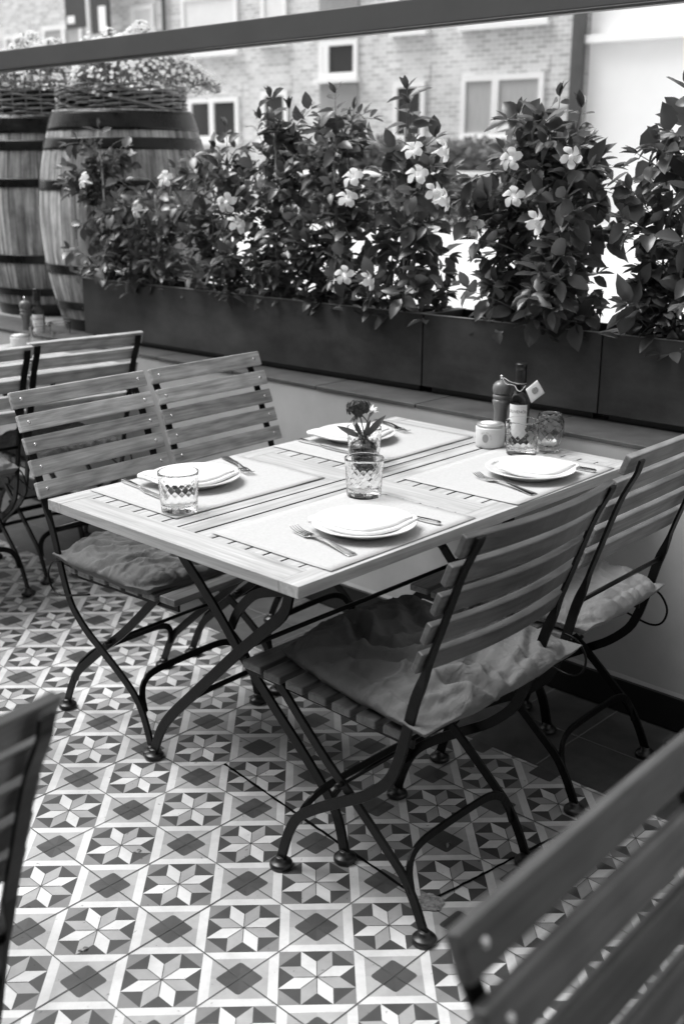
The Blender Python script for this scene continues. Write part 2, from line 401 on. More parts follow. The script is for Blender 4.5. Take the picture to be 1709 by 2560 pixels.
mb = MB(); mb.box((-9, -6, -.30), (6, 1.40, -.004)); o = mb.build('terrace_base', 'border_tile'); o.rotation_euler.z = WALL_RZ; tag(o, kind='structure')
mb = MB()
mb.box((-9, .9125, -.003), (6, 1.395, .0)); o = mb.build('border_tiles', 'border_tile'); o.rotation_euler.z = WALL_RZ; tag(o, kind='structure')
mb = MB(); rnd = random.Random(9)
for k in range(-30, 20):
    t = k * .2 + .06; mb.box((t - .0015, .915, .0), (t + .0015, 1.31, .0006 + .0001 * (k % 2)))
mb.box((-8, 1.11, .0), (5, 1.1128, .0009)); o = mb.build('border_joints', 'border_joint'); o.rotation_euler.z = WALL_RZ; tag(o, kind='structure')

# ------------------------------------------------------------------ low wall with skirting and coping, street behind it
ZL = .745
wt = thing('terrace_wall', 'low painted terrace wall with black skirting behind the tables', 'wall', (0, 0, 0), WALL_RZ)
MB().box((-9, 1.318, 0), (6, 1.398, ZL - .0125)).build('wall_face', 'wall_paint', wt)
MB().box((-9, 1.306, .004), (6, 1.3175, .095)).build('skirting', 'skirting_black', wt)
mb = MB(); k = 240; rnd = random.Random(5); top = []; bot = []
for i in range(k + 1):
    x = -9 + 15 * i / k; top.append((x, 1.3165, .108 + .0022 * noise.noise(Vector((x * 9, 0, 0))))); bot.append((x, 1.3165, .0952))
mb.add(top + bot, [(i + 1, i, k + 1 + i, k + 2 + i) for i in range(k)]); mb.build('paint_edge', 'wall_trim', wt)
t0 = -8.97; i = 0
while t0 < 5.9:
    L = .405 + .01 * ((i * 7) % 3)
    MB().box((t0, 1.314 - .001 * (i % 2), ZL - .012), (t0 + L - .004, 1.56, ZL)).build('coping_tile', 'coping_tile', wt, .002)
    t0 += L; i += 1
MB().box((-9, 1.3195, ZL - .0122), (6, 1.558, ZL - .002)).build('coping_mortar', 'grout_light', wt)
mb = MB(); mb.box((-30, 1.56, ZL - .2), (30, 3.2, ZL - .004)); o = mb.build('pavement', 'pavement'); o.rotation_euler.z = WALL_RZ; tag(o, kind='structure')
mb = MB(); mb.box((-120, 3.2, ZL - .3), (120, 160, ZL - .05)); o = mb.build('street', 'street'); o.rotation_euler.z = WALL_RZ; tag(o, kind='structure')
# the horizontal rail of the wind screen frame, with its posts outside the picture
rail = thing('screen_rail', 'dark metal rail running above the planters across the top of the picture', 'rail', tn(0, 1.45, 0), WALL_RZ)
MB().box((-4.6, -.03, 1.800), (1.6, .03, 1.872)).build('rail_bar', 'rail_paint', rail, .003)
MB().box((-4.6, -.0, 1.7955), (1.6, .026, 1.7998)).build('lit_edge_strip', 'rail_lit_underside', rail)  # paler strip under the rail: light bounced from below put into its colour
for x in (-4.57, 1.57): MB().box((x - .03, -.028, ZL + .001), (x + .03, .028, 1.7995)).build('post', 'rail_paint', rail, .003)

# unseen restaurant block added behind the camera to cut light from that side
rw = thing('unseen_shade_house', 'tall plain building added unseen behind the camera to shade the terrace', 'building', (0, 0, 0), WALL_RZ)
MB().box((-26, -9, -.3), (22, -3.6, 5.5)).build('wall', 'shade_house_wall', rw)
for k in range(9):
    f = MB().box((-16 + k * 3.2, -3.595, .4), (-14.2 + k * 3.2, -3.55, 2.5)).build('window', 'downpipe_grey', rw)  # windows and panes of the added unseen house
    MB().box((-15.9 + k * 3.2, -3.548, .5), (-14.3 + k * 3.2, -3.54, 2.4)).build('pane', 'window_dark', f)
# ------------------------------------------------------------------ planters, on a line turned 2.1 degrees against the wall
PA = math.atan(-.0375) * -1
def pl(t, off=0.0, z=0):        # point on the planter line: t along it, off behind its front face
    n = 1.497 + .0375 * t
    return tn(t, n + off, z)
PRZ = WALL_RZ + math.atan(.0375)
planters = []
segs = [(-2.512, -.787, 'long'), (-.783, -.176, 'third'), (-.172, .43, 'right'), (.434, 1.03, 'out')]
plab = {'long': 'longest dark metal planter, running from the barrels to the first vertical seam', 'third': 'dark metal planter behind the pepper mill and oil bottle', 'right': 'dark metal planter at the right edge behind the slatted chairs', 'out': 'dark metal planter beyond the right edge'}
for a, b, nm in segs[:3]:
    L = b - a; D = .205; o = thing('planter', plab[nm], 'planter', pl(a, 0, ZL), PRZ, 'planters along the terrace wall')
    mb = MB(); z0, z1, w_ = .020, .242, .012
    mb.box((0, 0, z0), (L, w_, z1)); mb.box((0, D - w_, z0), (L, D, z1)); mb.box((0, w_, z0), (w_, D - w_, z1)); mb.box((L - w_, w_, z0), (L, D - w_, z1)); mb.box((w_, w_, z0), (L - w_, D - w_, z0 + .01))
    mb.build('trough', 'planter_steel', o, .0015)
    mb = MB(); mb.box((.022, .022, .0), (L - .022, D - .022, .0198)); mb.build('plinth', 'cap_black', o)
    mb = MB(); mb.box((-.0005, -.0015, z1 + .0003), (L + .0005, w_ + .001, z1 + .0022)); mb.box((L - w_ - .004, w_ + .0012, z1 + .0003), (L, D, z1 + .002)); mb.box((0, w_ + .0012, z1 + .0003), (w_ + .002, D, z1 + .0021)); mb.build('rim', 'planter_rim', o)
    nx = max(8, int(L / .03)); vs = []; fs = []
    for i in range(nx + 1):
        for j in range(7):
            x = w_ + (L - 2 * w_) * i / nx; y = w_ + (D - 2 * w_) * j / 6; vs.append((x, y, .215 + .012 * noise.noise(Vector((x * 20, y * 20, a)))))
    fs = [(i * 7 + j, (i + 1) * 7 + j, (i + 1) * 7 + j + 1, i * 7 + j + 1) for i in range(nx) for j in range(6)]
    MB().add(vs, fs, True).build('soil', 'potting_soil', o)

# ------------------------------------------------------------------ climbing plants in the planters
def leaf(mb, p, d, nrm, L, W, curl):
    d = d.normalized(); s = d.cross(nrm); 
    if s.length < 1e-4: s = d.orthogonal()
    s.normalize(); u = s.cross(d).normalized(); vs = [p]
    for t, wd in ((.22, .78), (.5, 1.0), (.78, .66)):
        c = p + d * L * t + u * (-curl * L * t * t); hw = W / 2 * wd
        vs += [c + s * hw + u * hw * .35, c, c - s * hw + u * hw * .35]
    vs.append(p + d * L * 1.02 - u * curl * L * 1.05)
    f = [(0, 2, 1), (0, 3, 2), (1, 2, 5, 4), (2, 3, 6, 5), (4, 5, 8, 7), (5, 6, 9, 8), (7, 8, 10), (8, 9, 10)]
    mb.add(vs, f, True)
def flower_mesh(name, size, parent, loc, face, seed):
    rnd = random.Random(seed); mb = MB()
    z = face.normalized(); x = z.orthogonal().normalized(); y = z.cross(x)
    Mx = Matrix((x, y, z)).transposed().to_4x4(); Mx.translation = loc
    prof = [(.06, -1.5), (.09, -1.2), (.17, -.75), (.24, -.35), (.34, 0)]; n = 20
    t = MB().lathe([(r * size, zz * size) for r, zz in prof], n); mb.add([Mx @ Vector(p) for p in t.v], t.f, True)
    for k in range(5):
        a0 = 2 * math.pi * k / 5 + rnd.uniform(-.1, .1); vs = []
        for i, (r, hw, zz) in enumerate(((.28, .18, 0), (.55, .30, .14), (.85, .40, .12), (1.08, .27, -.06), (1.28, .04, -.2))):
            for j, q in enumerate((-1, 0, 1)):
                an = a0 + .34 * (r - .3) + .10 * q * r; c, s_ = math.cos(an), math.sin(an)
                vs.append(Mx @ Vector(((r * c - q * hw * s_) * size, (r * s_ + q * hw * c) * size, (zz + .10 * q * (1 - .3 * q) * r + rnd.uniform(-.02, .02)) * size)))
        mb.add(vs, [(i * 3 + j, i * 3 + j + 1, i * 3 + j + 4, i * 3 + j + 3) for i in range(4) for j in range(2)], True)
    return mb.build(name, 'petal', parent)
def plant(x, y, top, hw0, hw1, seed, label, flowers=(), nsh=30, Lf=.066, cane=True, depth=.12, tops=(), env=None):
    rnd = random.Random(seed); z0 = ZL + .205; H = top - z0
    root = thing('flowering_climber', label, 'plant', (x, y, z0), WALL_RZ, 'climbing plants in the planters')
    env = env or (lambda h: (.62 + .5 * h) if h < .5 else (.87 + .13 * math.sin((h - .5) * 6) if h < .75 else .95 - (h - .75) * 2.3))
    lv = MB(); st = MB(); 
    def shoot(P, r0, first=0, step=.03, size=1.0):
        st.tube(P, [r0 * (1 - .6 * i / len(P)) for i in range(len(P))], 5)
        acc = 0; side = rnd.random() * 3
        for i in range(1, len(P)):
            seg = P[i] - P[i - 1]; acc += seg.length
            if acc > step and i >= first:
                acc = 0; T = seg.normalized(); side += 1.57 + rnd.uniform(-.4, .4); A = T.orthogonal().normalized(); B = T.cross(A)
                for sg in (1, -1):
                    q = A * math.cos(side) + B * math.sin(side); dd = (q * sg + T * rnd.uniform(.2, .8) + Vector((0, 0, rnd.uniform(-.75, .25)))).normalized()
                    L = Lf * rnd.uniform(.6, 1.2) * size; b_ = P[i] + dd * .008
                    leaf(lv, b_, dd, Vector((rnd.uniform(-.6, .6), rnd.uniform(-1.1, .2), .8)), L, L * rnd.uniform(.5, .7), rnd.uniform(-.05, .35))
        T = (P[-1] - P[-2]).normalized()
        for k in range(3):
            dd = (T + Vector((rnd.uniform(-.7, .7), rnd.uniform(-.7, .7), rnd.uniform(-.3, .5)))).normalized()
            leaf(lv, P[-1], dd, Vector((0, -.4, 1)), Lf * .7 * size, Lf * .33 * size, .1)
    # twining main vines
    for k in range(4):
        ph = rnd.uniform(0, 6.28); P = [Vector((.035 * math.cos(ph + 5 * h) * (1 + h), .03 * math.sin(ph + 5 * h), h * H * rnd.uniform(.97, 1.0))) for h in [i / 18 for i in range(19)]]
        P = P[:rnd.choice((14, 16, 18))]; st.tube(P, .0028, 5)
    nsh = int(nsh * 1.75); Lf *= .9
    for k in range(nsh):
        h0 = ((k + .5) / nsh) ** 1.15 * .86; hw = hw0 if rnd.random() < .5 else -hw1
        ph = rnd.uniform(0, 1) ** .9 * 1.0
        tx = hw * env(min(1, h0 + .14)) * (.25 + .75 * rnd.random() ** .55); ty = rnd.uniform(-1, .8) * depth
        a = Vector((tx * .12, ty * .1, h0 * H)); e = Vector((tx, ty, min(H, (h0 + rnd.uniform(.05, .2)) * H)))
        mid = (a + e) / 2 + Vector((0, 0, rnd.uniform(.0, .05)))
        P = catmull([a, mid, e], 6); shoot(P, .0022, 2, .022)
    for (tx, ty, tz) in tops:
        a = Vector((tx * .4, 0, H * .7)); e = Vector((tx, ty, tz - z0)); shoot(catmull([a, (a + e) / 2 + Vector((tx * .1, 0, .02)), e], 7), .002, 2, .03)
    # long thin searching tendrils
    for k in range(2):
        a = Vector((rnd.uniform(-.5, .5) * hw0, 0, H * .8)); d = Vector((rnd.uniform(-.2, .2), 0, rnd.uniform(.02, .1)))
        st.tube(catmull([a, a + d * .5 + Vector((0, 0, .05)), a + d + Vector((0, 0, .03))], 5), .0011, 4)
    # low filling leaves near the rim
    for k in range(90):
        a = Vector((rnd.uniform(-hw1, hw0) * .9, rnd.uniform(-.07, .07), rnd.uniform(.0, .16))); dd = Vector((rnd.uniform(-1, 1), rnd.uniform(-1, .5), rnd.uniform(-.4, .6))).normalized()
        leaf(lv, a, dd, Vector((0, -.4, 1)), Lf * rnd.uniform(.6, 1), Lf * .5 * rnd.uniform(.7, 1), .15)
    lv.build('leaves', 'leaf', root); st.build('stems', 'stem', root)
    if cane:
        mb = MB(); mb.tube([(.02, -.02, -.06), (.012, -.02, H * (1.06 if seed == 16 else .9))], .004, 8); mb.build('cane', 'cane', root)
    M = root.matrix_world.inverted() if False else (Matrix.Translation((x, y, z0)) @ Matrix.Rotation(WALL_RZ, 4, 'Z')).inverted()
    for i, (fx, fy, fz, ang) in enumerate(flowers):
        q_ = Vector((fx, fy, fz)); p = M @ (q_ + (CAM - q_).normalized() * .065); fc = Matrix.Rotation(-WALL_RZ, 3, 'Z') @ Vector((math.sin(ang) * 1.3 + rnd.uniform(-.5, .5), -.8, rnd.uniform(-.05, .9)))
        flower_mesh('flower', .026 * rnd.uniform(.9, 1.12), root, p, fc, seed * 10 + i)
    return root
plant(-.66, 2.72, 1.50, .18, .20, 11, 'leafy climber at the left end of the planters, in front of the barrel', [(-.72, 2.58, 1.37, -1.6)], 30, .060, tops=[(-.02, 0, 1.56)])
plant(-.43, 2.50, 1.36, .16, .17, 12, 'short climber with a white flower, second from the left end', [(-.383, 2.355, 1.379, .1), (-.509, 2.472, 1.266, -1.2)], 22, .060)
plant(-.17, 2.28, 1.50, .17, .20, 13, 'climber with two white flowers over the middle of the long planter', [(-.148, 2.137, 1.3, .3), (-.111, 2.103, 1.233, .2)], 30, .062, tops=[(.05, -.02, 1.55)])
plant(.03, 2.09, 1.60, .15, .15, 14, 'tall dark climber with no flower, fourth from the left', [], 32, .064, tops=[(-.03, 0, 1.64), (.06, 0, 1.6)])
plant(.22, 1.91, 1.58, .15, .15, 15, 'climber with two white flowers near its top and middle', [(.265, 1.72, 1.39, -.3), (.252, 1.72, 1.33, .2), (.244, 1.74, 1.093, .2), (.32, 1.68, 1.083, .9)], 34, .066, tops=[(0, 0, 1.64), (.08, 0, 1.59)])
plant(.43, 1.71, 1.50, .18, .14, 16, 'climber round a bare cane with white trumpet flowers at its tip', [(.523, 1.514, 1.468, .9), (.438, 1.593, 1.471, -.3), (.502, 1.534, 1.349, .3), (.529, 1.509, 1.332, .8), (.45, 1.56, 1.40, -.5)], 28, .070, tops=[(0, 0, 1.64), (.01, 0, 1.60)])
plant(.79, 1.36, 1.54, .21, .22, 17, 'broad bushy climber with white flowers behind the oil bottle', [(.688, 1.29, 1.344, -.4), (.745, 1.23, 1.28, .1), (.821, 1.20, 1.445, .2), (.68, 1.31, 1.44, -.6), (.60, 1.42, 1.255, -1.4)], 52, .074, depth=.15, tops=[(-.1, 0, 1.56), (.03, 0, 1.60), (.10, 0, 1.57)])
plant(1.10, 1.10, 1.55, .18, .15, 18, 'climber at the right edge of the picture behind the slatted chair', [], 40, .074, depth=.13, tops=[(-.02, 0, 1.61), (.03, .02, 1.58)])

# ------------------------------------------------------------------ folding chair (built once, then copied)
CH_UP = [(-.093, .858), (-.088, .842), (-.084, .828), (-.057, .775), (-.036, .718), (-.017, .66), (.002, .603), (.016, .556), (.032, .509), (.046, .454), (.060, .40), (.073, .36), (.094, .319), (.143, .272), (.195, .238), (.273, .188), (.330, .142), (.360, .09), (.383, .018)]
CH_LEG = [(.415, .428), (.389, .405), (.334, .352), (.266, .29), (.207, .244), (.16, .205), (.102, .155), (.062, .118), (.032, .068), (.010, .018)]
CH_GRP = 'slatted folding bistro chairs'
def foot(parent, x, y):
    MB().lathe([(0, 0), (.020, 0), (.0245, .003), (.0245, .010), (.021, .014), (.013, .015), (.012, .024), (.010, .026), (0, .026)], 24, (x, y, 0)).build('foot_cap', 'foot_plastic', parent)
def back_rest(o, bow, mat, hl=.2175, sxp=.190, cs=((-.074, .848), (-.048, .792), (-.028, .737), (-.009, .682), (.010, .627))):
    tilt = Vector((0, -.36, .93)).normalized()
    mb = MB()
    for s_, z_ in cs:
        path = [Vector((-hl + 2 * hl * i / 12, s_ - bow * (1 - (-1 + i / 6) ** 2) + .004 + bow * .25, z_)) for i in range(13)]
        mb.bar(path, tilt, .015, .043)
    back = mb.build('backrest', mat, o, .0025)
    sc_ = MB().lathe([(0, .0022), (.003, .002), (.0045, .0008), (.005, 0)], 12); me = None
    for s_, z_ in cs:
        for sx in (-sxp, sxp):
            if me is None: ob = sc_.build('screw', 'screw_steel', back); me = ob.data
            else: ob = bpy.data.objects.new('screw', me); C.objects.link(ob); ob.parent = back
            nrm = Vector((0, .93, .36)).normalized(); ob.rotation_euler = nrm.to_track_quat('Z', 'Y').to_euler()
            ob.location = Vector((sx, s_ + .004 + bow * .25 - bow * (1 - (sx / hl) ** 2), z_)) + nrm * .0078
    return back
def chair(label, wide=False, seatmat='chair_wood_mid'):
    o = thing('folding_chair', label, 'chair', (0, 0, 0), 0, CH_GRP)
    if wide: back_rest(o, .026, 'chair_wood_dark', .236, .209, ((-.076, .826), (-.050, .769), (-.029, .711), (-.009, .651), (.009, .592))).location = (.031, 0, 0)
    else: back_rest(o, .002, 'chair_wood_light')
    for sx in (-1, 1):
        P = catmull([(sx * (.190 + (.020 * min(1, max(0, (z_ - .1) / .4)) if wide else 0)) + (.031 * min(1, max(0, (z_ - .1) / .6)) if wide else 0), s_, z_) for s_, z_ in CH_UP if z_ < (.85 if wide else .9)], 3)
        ws = []; ts = []
        for p in P:
            k = min(1, max(0, (p.z - .535) / .05)); ws.append(.022 * (1 - k) + .006 * k); ts.append(.007 * (1 - k) + .021 * k)
        u = MB().bar(P, (1, 0, 0), ws, ts).build('back_upright', 'black_iron', o, .001); foot(u, sx * .190, .383)
        P = catmull([(sx * .172, s_, z_) for s_, z_ in CH_LEG], 3)
        u = MB().bar(P, (1, 0, 0), .021, .007).build('rear_leg', 'black_iron', o, .001); foot(u, sx * .172, .010)
        MB().bar([(sx * .160, .055, .402), (sx * .160, .475, .412)], (1, 0, 0), .02, .006).build('seat_rail', 'black_iron', o, .001)
        if not wide: MB().tube(catmull([(sx * .192, y, z) for y, z in ((.055, .44), (.02, .43), (-.002, .395), (.008, .358), (.04, .345), (.10, .358), (.17, .378))], 5), .0028, 6).build('seat_catch', 'black_iron', o)
        pb = MB().lathe([(0, -.012), (.006, -.012), (.006, .012), (0, .012)], 12).build('pivot_bolt', 'black_iron', o)
        pb.rotation_euler = (0, R(90), 0); pb.location = (sx * .180, .222, .258)
    A = [(-.168, .09), (-.163, .125), (-.145, .152), (-.11, .165), (-.05, .168), (.05, .168), (.11, .165), (.145, .152), (.163, .125), (.168, .09)]
    MB().bar(catmull([(x, .047 + (z - .09) * .3, z) for x, z in A], 3), (0, 1, .0), .018, .006).build('stretcher', 'black_iron', o, .001)
    A = [(-.181, .105), (-.176, .14), (-.158, .170), (-.12, .185), (-.05, .188), (.05, .188), (.12, .185), (.158, .170), (.176, .14), (.181, .105)]
    MB().bar(catmull([(x, .352 - (z - .105) * .4, z) for x, z in A], 3), (0, 1, 0), .018, .006).build('stretcher', 'black_iron', o, .001)
    if not wide: MB().tube([(-.187, .028, .52), (.187, .028, .52)], .0055, 8).build('cross_rod', 'black_iron', o)
    MB().tube([(-.188, .052, .443), (.188, .052, .443)], .006, 8).build('cross_rod', 'black_iron', o)
    MB().tube([(-.170, .222, .258), (.170, .222, .258)], .005, 8).build('cross_rod', 'black_iron', o)
    mb = MB()
    for i in range(7):
        y = .085 + i * .0632; z = .416 + .010 * (i / 6); wd = .0235 if i < 6 else .027
        hw = .192 if 0 < i < 6 else .188
        mb.box((-hw, y - wd, z), (hw, y + wd, z + .017))
    mb.build('seat', seatmat, o, .0025)
    return o
def place(frx, fry, az, label, first=None):
    F = Vector((math.cos(az), math.sin(az), 0)); X = Vector((F.y, -F.x, 0)); return (Vector((frx, fry, 0)), F, X, az - math.pi / 2)
def setm(o, mid, az):
    o.location = (mid[0], mid[1], 0); o.rotation_euler = (0, 0, az - math.pi / 2); return o
chA = setm(chair('slatted folding chair at the near side of the laid table under a crumpled tan cushion', True, 'chair_wood_dark'), (.4745, .0655), R(135.5))
base_chair = chair('slatted folding chair left of the laid table with a tan cushion under the tabletop')
chC = setm(base_chair, (-.425, 1.0745), R(-42))
def newchair(mid, az, label): return setm(copy_tree(base_chair, (0, 0, 0), 0, label), mid, az)
chB = newchair((.862, .508), R(136.5), 'slatted folding chair by the terrace wall, right of the laid table, seen from behind')
chD = newchair((-.425 + .458 * .669, 1.0745 + .458 * .744), R(-42), 'slatted folding chair on the far side of the laid table, next to the terrace wall')
chF = newchair((-.665, 2.003), R(130), 'slatted folding chair in the far left row with its back rail below the barrels')
chE = newchair((-.966, 1.667), R(131), 'slatted folding chair cut off by the left edge, behind the tan cushion chair')
chG = newchair((.441, -1.026), R(-42.5), 'blurred slatted folding chair close to the camera in the lower right corner')
chH = newchair((-.336, -.853), R(142), 'blurred slatted folding chair at the left edge in the lower half, seen from behind')
def remat(o, names, mat):
    for ch in o.children:
        if ch.name.split('.')[0] in names:
            me = ch.data.copy(); me.materials[0] = MATS[mat]; ch.data = me
remat(chB, ('backrest',), 'chair_wood_mid')
for ch in list(chH.children):
    if ch.name.startswith('seat_catch'): bpy.data.objects.remove(ch)
remat(chG, ('backrest',), 'chair_wood_dark'); remat(chH, ('backrest',), 'chair_wood_dark')

# ------------------------------------------------------------------ seat cushions
def seg_d(px, py, a, b):
    ax, ay = a; bx, by = b; t = max(0, min(1, ((px - ax) * (bx - ax) + (py - ay) * (by - ay)) / ((bx - ax) ** 2 + (by - ay) ** 2))); return math.hypot(px - ax - t * (bx - ax), py - ay - t * (by - ay))
def cushion(name, label, ch, cx, cy, hx, hy, th, mat, seed, amp=1.0, rot=0, z=.436, front_drop=0, taper=0, folds=()):
    rnd = random.Random(seed); nx = 110; ny = 110; vs = []; fs = []
    off = Vector((seed * 3.1, seed * 1.7, 0))
    def top(u, v):   # u,v in -1..1
        e = max(abs(u), abs(v)); r = (abs(u) ** 5 + abs(v) ** 5) ** .2
        prof = max(0, 1 - r ** 4) ** .5 if r < 1 else 0
        x = u * hx; y = v * hy
        p = Vector((x * 7, y * 12, 0)) + off
        wr = noise.noise(p) * .5 + noise.noise(p * 2.1 + Vector((3, 1, 2))) * .3
        warp = noise.noise(Vector((x * 6, y * 6, 5)) + off)
        ridge = 1 - abs(noise.noise(Vector((x * 5 + warp * 1.6, y * 11 + warp * 2.4, 2)) + off)) * 3.2
        ridge = max(0, ridge) ** 2.2
        r2 = max(0, 1 - abs(noise.noise(Vector((x * 16 + warp * 2, y * 9 + warp * 3, 6)) + off)) * 4) ** 2
        ridge += r2 * .45
        edgeg = max(0, (e - .6) / .4) * (math.sin(150 * (x if abs(v) > abs(u) else y) + 9 * warp) * .0045 + noise.noise(Vector((x * 45, y * 45, 1)) + off) * .005) - .006 * math.exp(-((e - .84) / .03) ** 2)
        return prof, (wr * .011 + ridge * .013) * amp * (.3 + .7 * prof) + edgeg * prof
    for j in range(ny + 1):
        for i in range(nx + 1):
            u = -1 + 2 * i / nx; v = -1 + 2 * j / ny
            # square to rounded square
            x = u * math.sqrt(1 - .10 * v * v) * hx * (1 - taper * v); y = v * math.sqrt(1 - .10 * u * u) * hy
            pr, d = top(u, v)
            for pl_, dep, wd in folds:
                dm = min(seg_d(x + cx, y + cy, a_, b_) for a_, b_ in zip(pl_, pl_[1:])); d += (-dep * math.exp(-(dm / wd) ** 2) + dep * .7 * math.exp(-((dm - wd * 2.2) / wd) ** 2)) * (.3 + .7 * pr)
            wob = noise.noise(Vector((u * 3, v * 3, 9)) + off) * .008
            zz = th * .38 + th * .62 * pr + d
            if front_drop and v > .8: zz -= front_drop * ((v - .8) / .2) ** 2
            vs.append((x + wob, y + wob, zz))
    n1 = len(vs)
    for j in range(ny + 1):
        for i in range(nx + 1):
            x, y, _ = vs[j * (nx + 1) + i]; u = -1 + 2 * i / nx; v = -1 + 2 * j / ny; e = max(abs(u), abs(v))
            zz = th * .38 * max(0, (e - .9) / .1) ** 2 * .9
            if front_drop and v > .8: zz -= front_drop * ((v - .8) / .2) ** 2
            vs.append((x * .985, y * .985, zz))
    W_ = nx + 1
    for j in range(ny):
        for i in range(nx):
            a = j * W_ + i; fs.append((a, a + 1, a + W_ + 1, a + W_)); b = n1 + a; fs.append((b, b + W_, b + W_ + 1, b + 1))
    for i in range(nx):
        a = i; fs.append((a, n1 + a, n1 + a + 1, a + 1)); a = ny * W_ + i; fs.append((a, a + 1, n1 + a + 1, n1 + a))
    for j in range(ny):
        a = j * W_; fs.append((a, a + W_, n1 + a + W_, n1 + a)); a = j * W_ + nx; fs.append((a, n1 + a, n1 + a + W_, a + W_))
    o = MB().add(vs, fs, True).build(name, mat)
    M = Matrix.Translation(ch.location) @ Matrix.Rotation(ch.rotation_euler.z, 4, 'Z')
    o.location = M @ Vector((cx, cy, z)); o.rotation_euler = (0, 0, ch.rotation_euler.z + rot)
    return tag(o, label, 'cushion', 'seat cushions')
FOLD_A = (([(.05, .40), (.02, .36), (-.03, .30), (-.045, .25), (-.02, .215), (.04, .19)], .020, .013), ([(-.17, .38), (-.12, .295), (-.07, .216), (-.03, .15), (.02, .12)], .012, .012),
          ([(.02, -.05), (-.02, .03), (-.06, .07)], .016, .010), ([(.29, .10), (.17, .03), (.05, .0)], .010, .008), ([(.25, .22), (.15, .12), (.02, .07)], .009, .012), ([(-.2, .1), (-.1, .06), (0, .05)], .009, .010), ([(.2, .38), (.12, .28), (.1, .2)], .010, .012))
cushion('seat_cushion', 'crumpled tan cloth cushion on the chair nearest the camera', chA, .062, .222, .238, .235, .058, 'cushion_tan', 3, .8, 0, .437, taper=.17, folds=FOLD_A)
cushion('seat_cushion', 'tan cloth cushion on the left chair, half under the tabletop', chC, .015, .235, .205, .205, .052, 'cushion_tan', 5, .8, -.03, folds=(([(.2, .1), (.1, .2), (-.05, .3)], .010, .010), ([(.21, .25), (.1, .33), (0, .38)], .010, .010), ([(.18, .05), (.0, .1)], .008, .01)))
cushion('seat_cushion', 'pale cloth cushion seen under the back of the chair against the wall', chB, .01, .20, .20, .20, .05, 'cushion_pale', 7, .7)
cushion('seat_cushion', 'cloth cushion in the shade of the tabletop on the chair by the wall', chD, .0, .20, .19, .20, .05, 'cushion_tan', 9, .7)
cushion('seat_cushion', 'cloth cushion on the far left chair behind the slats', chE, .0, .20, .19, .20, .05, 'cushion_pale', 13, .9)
cushion('seat_cushion', 'cloth cushion on the far chair below the barrels', chF, .0, .20, .19, .20, .05, 'cushion_tan', 15, .9)

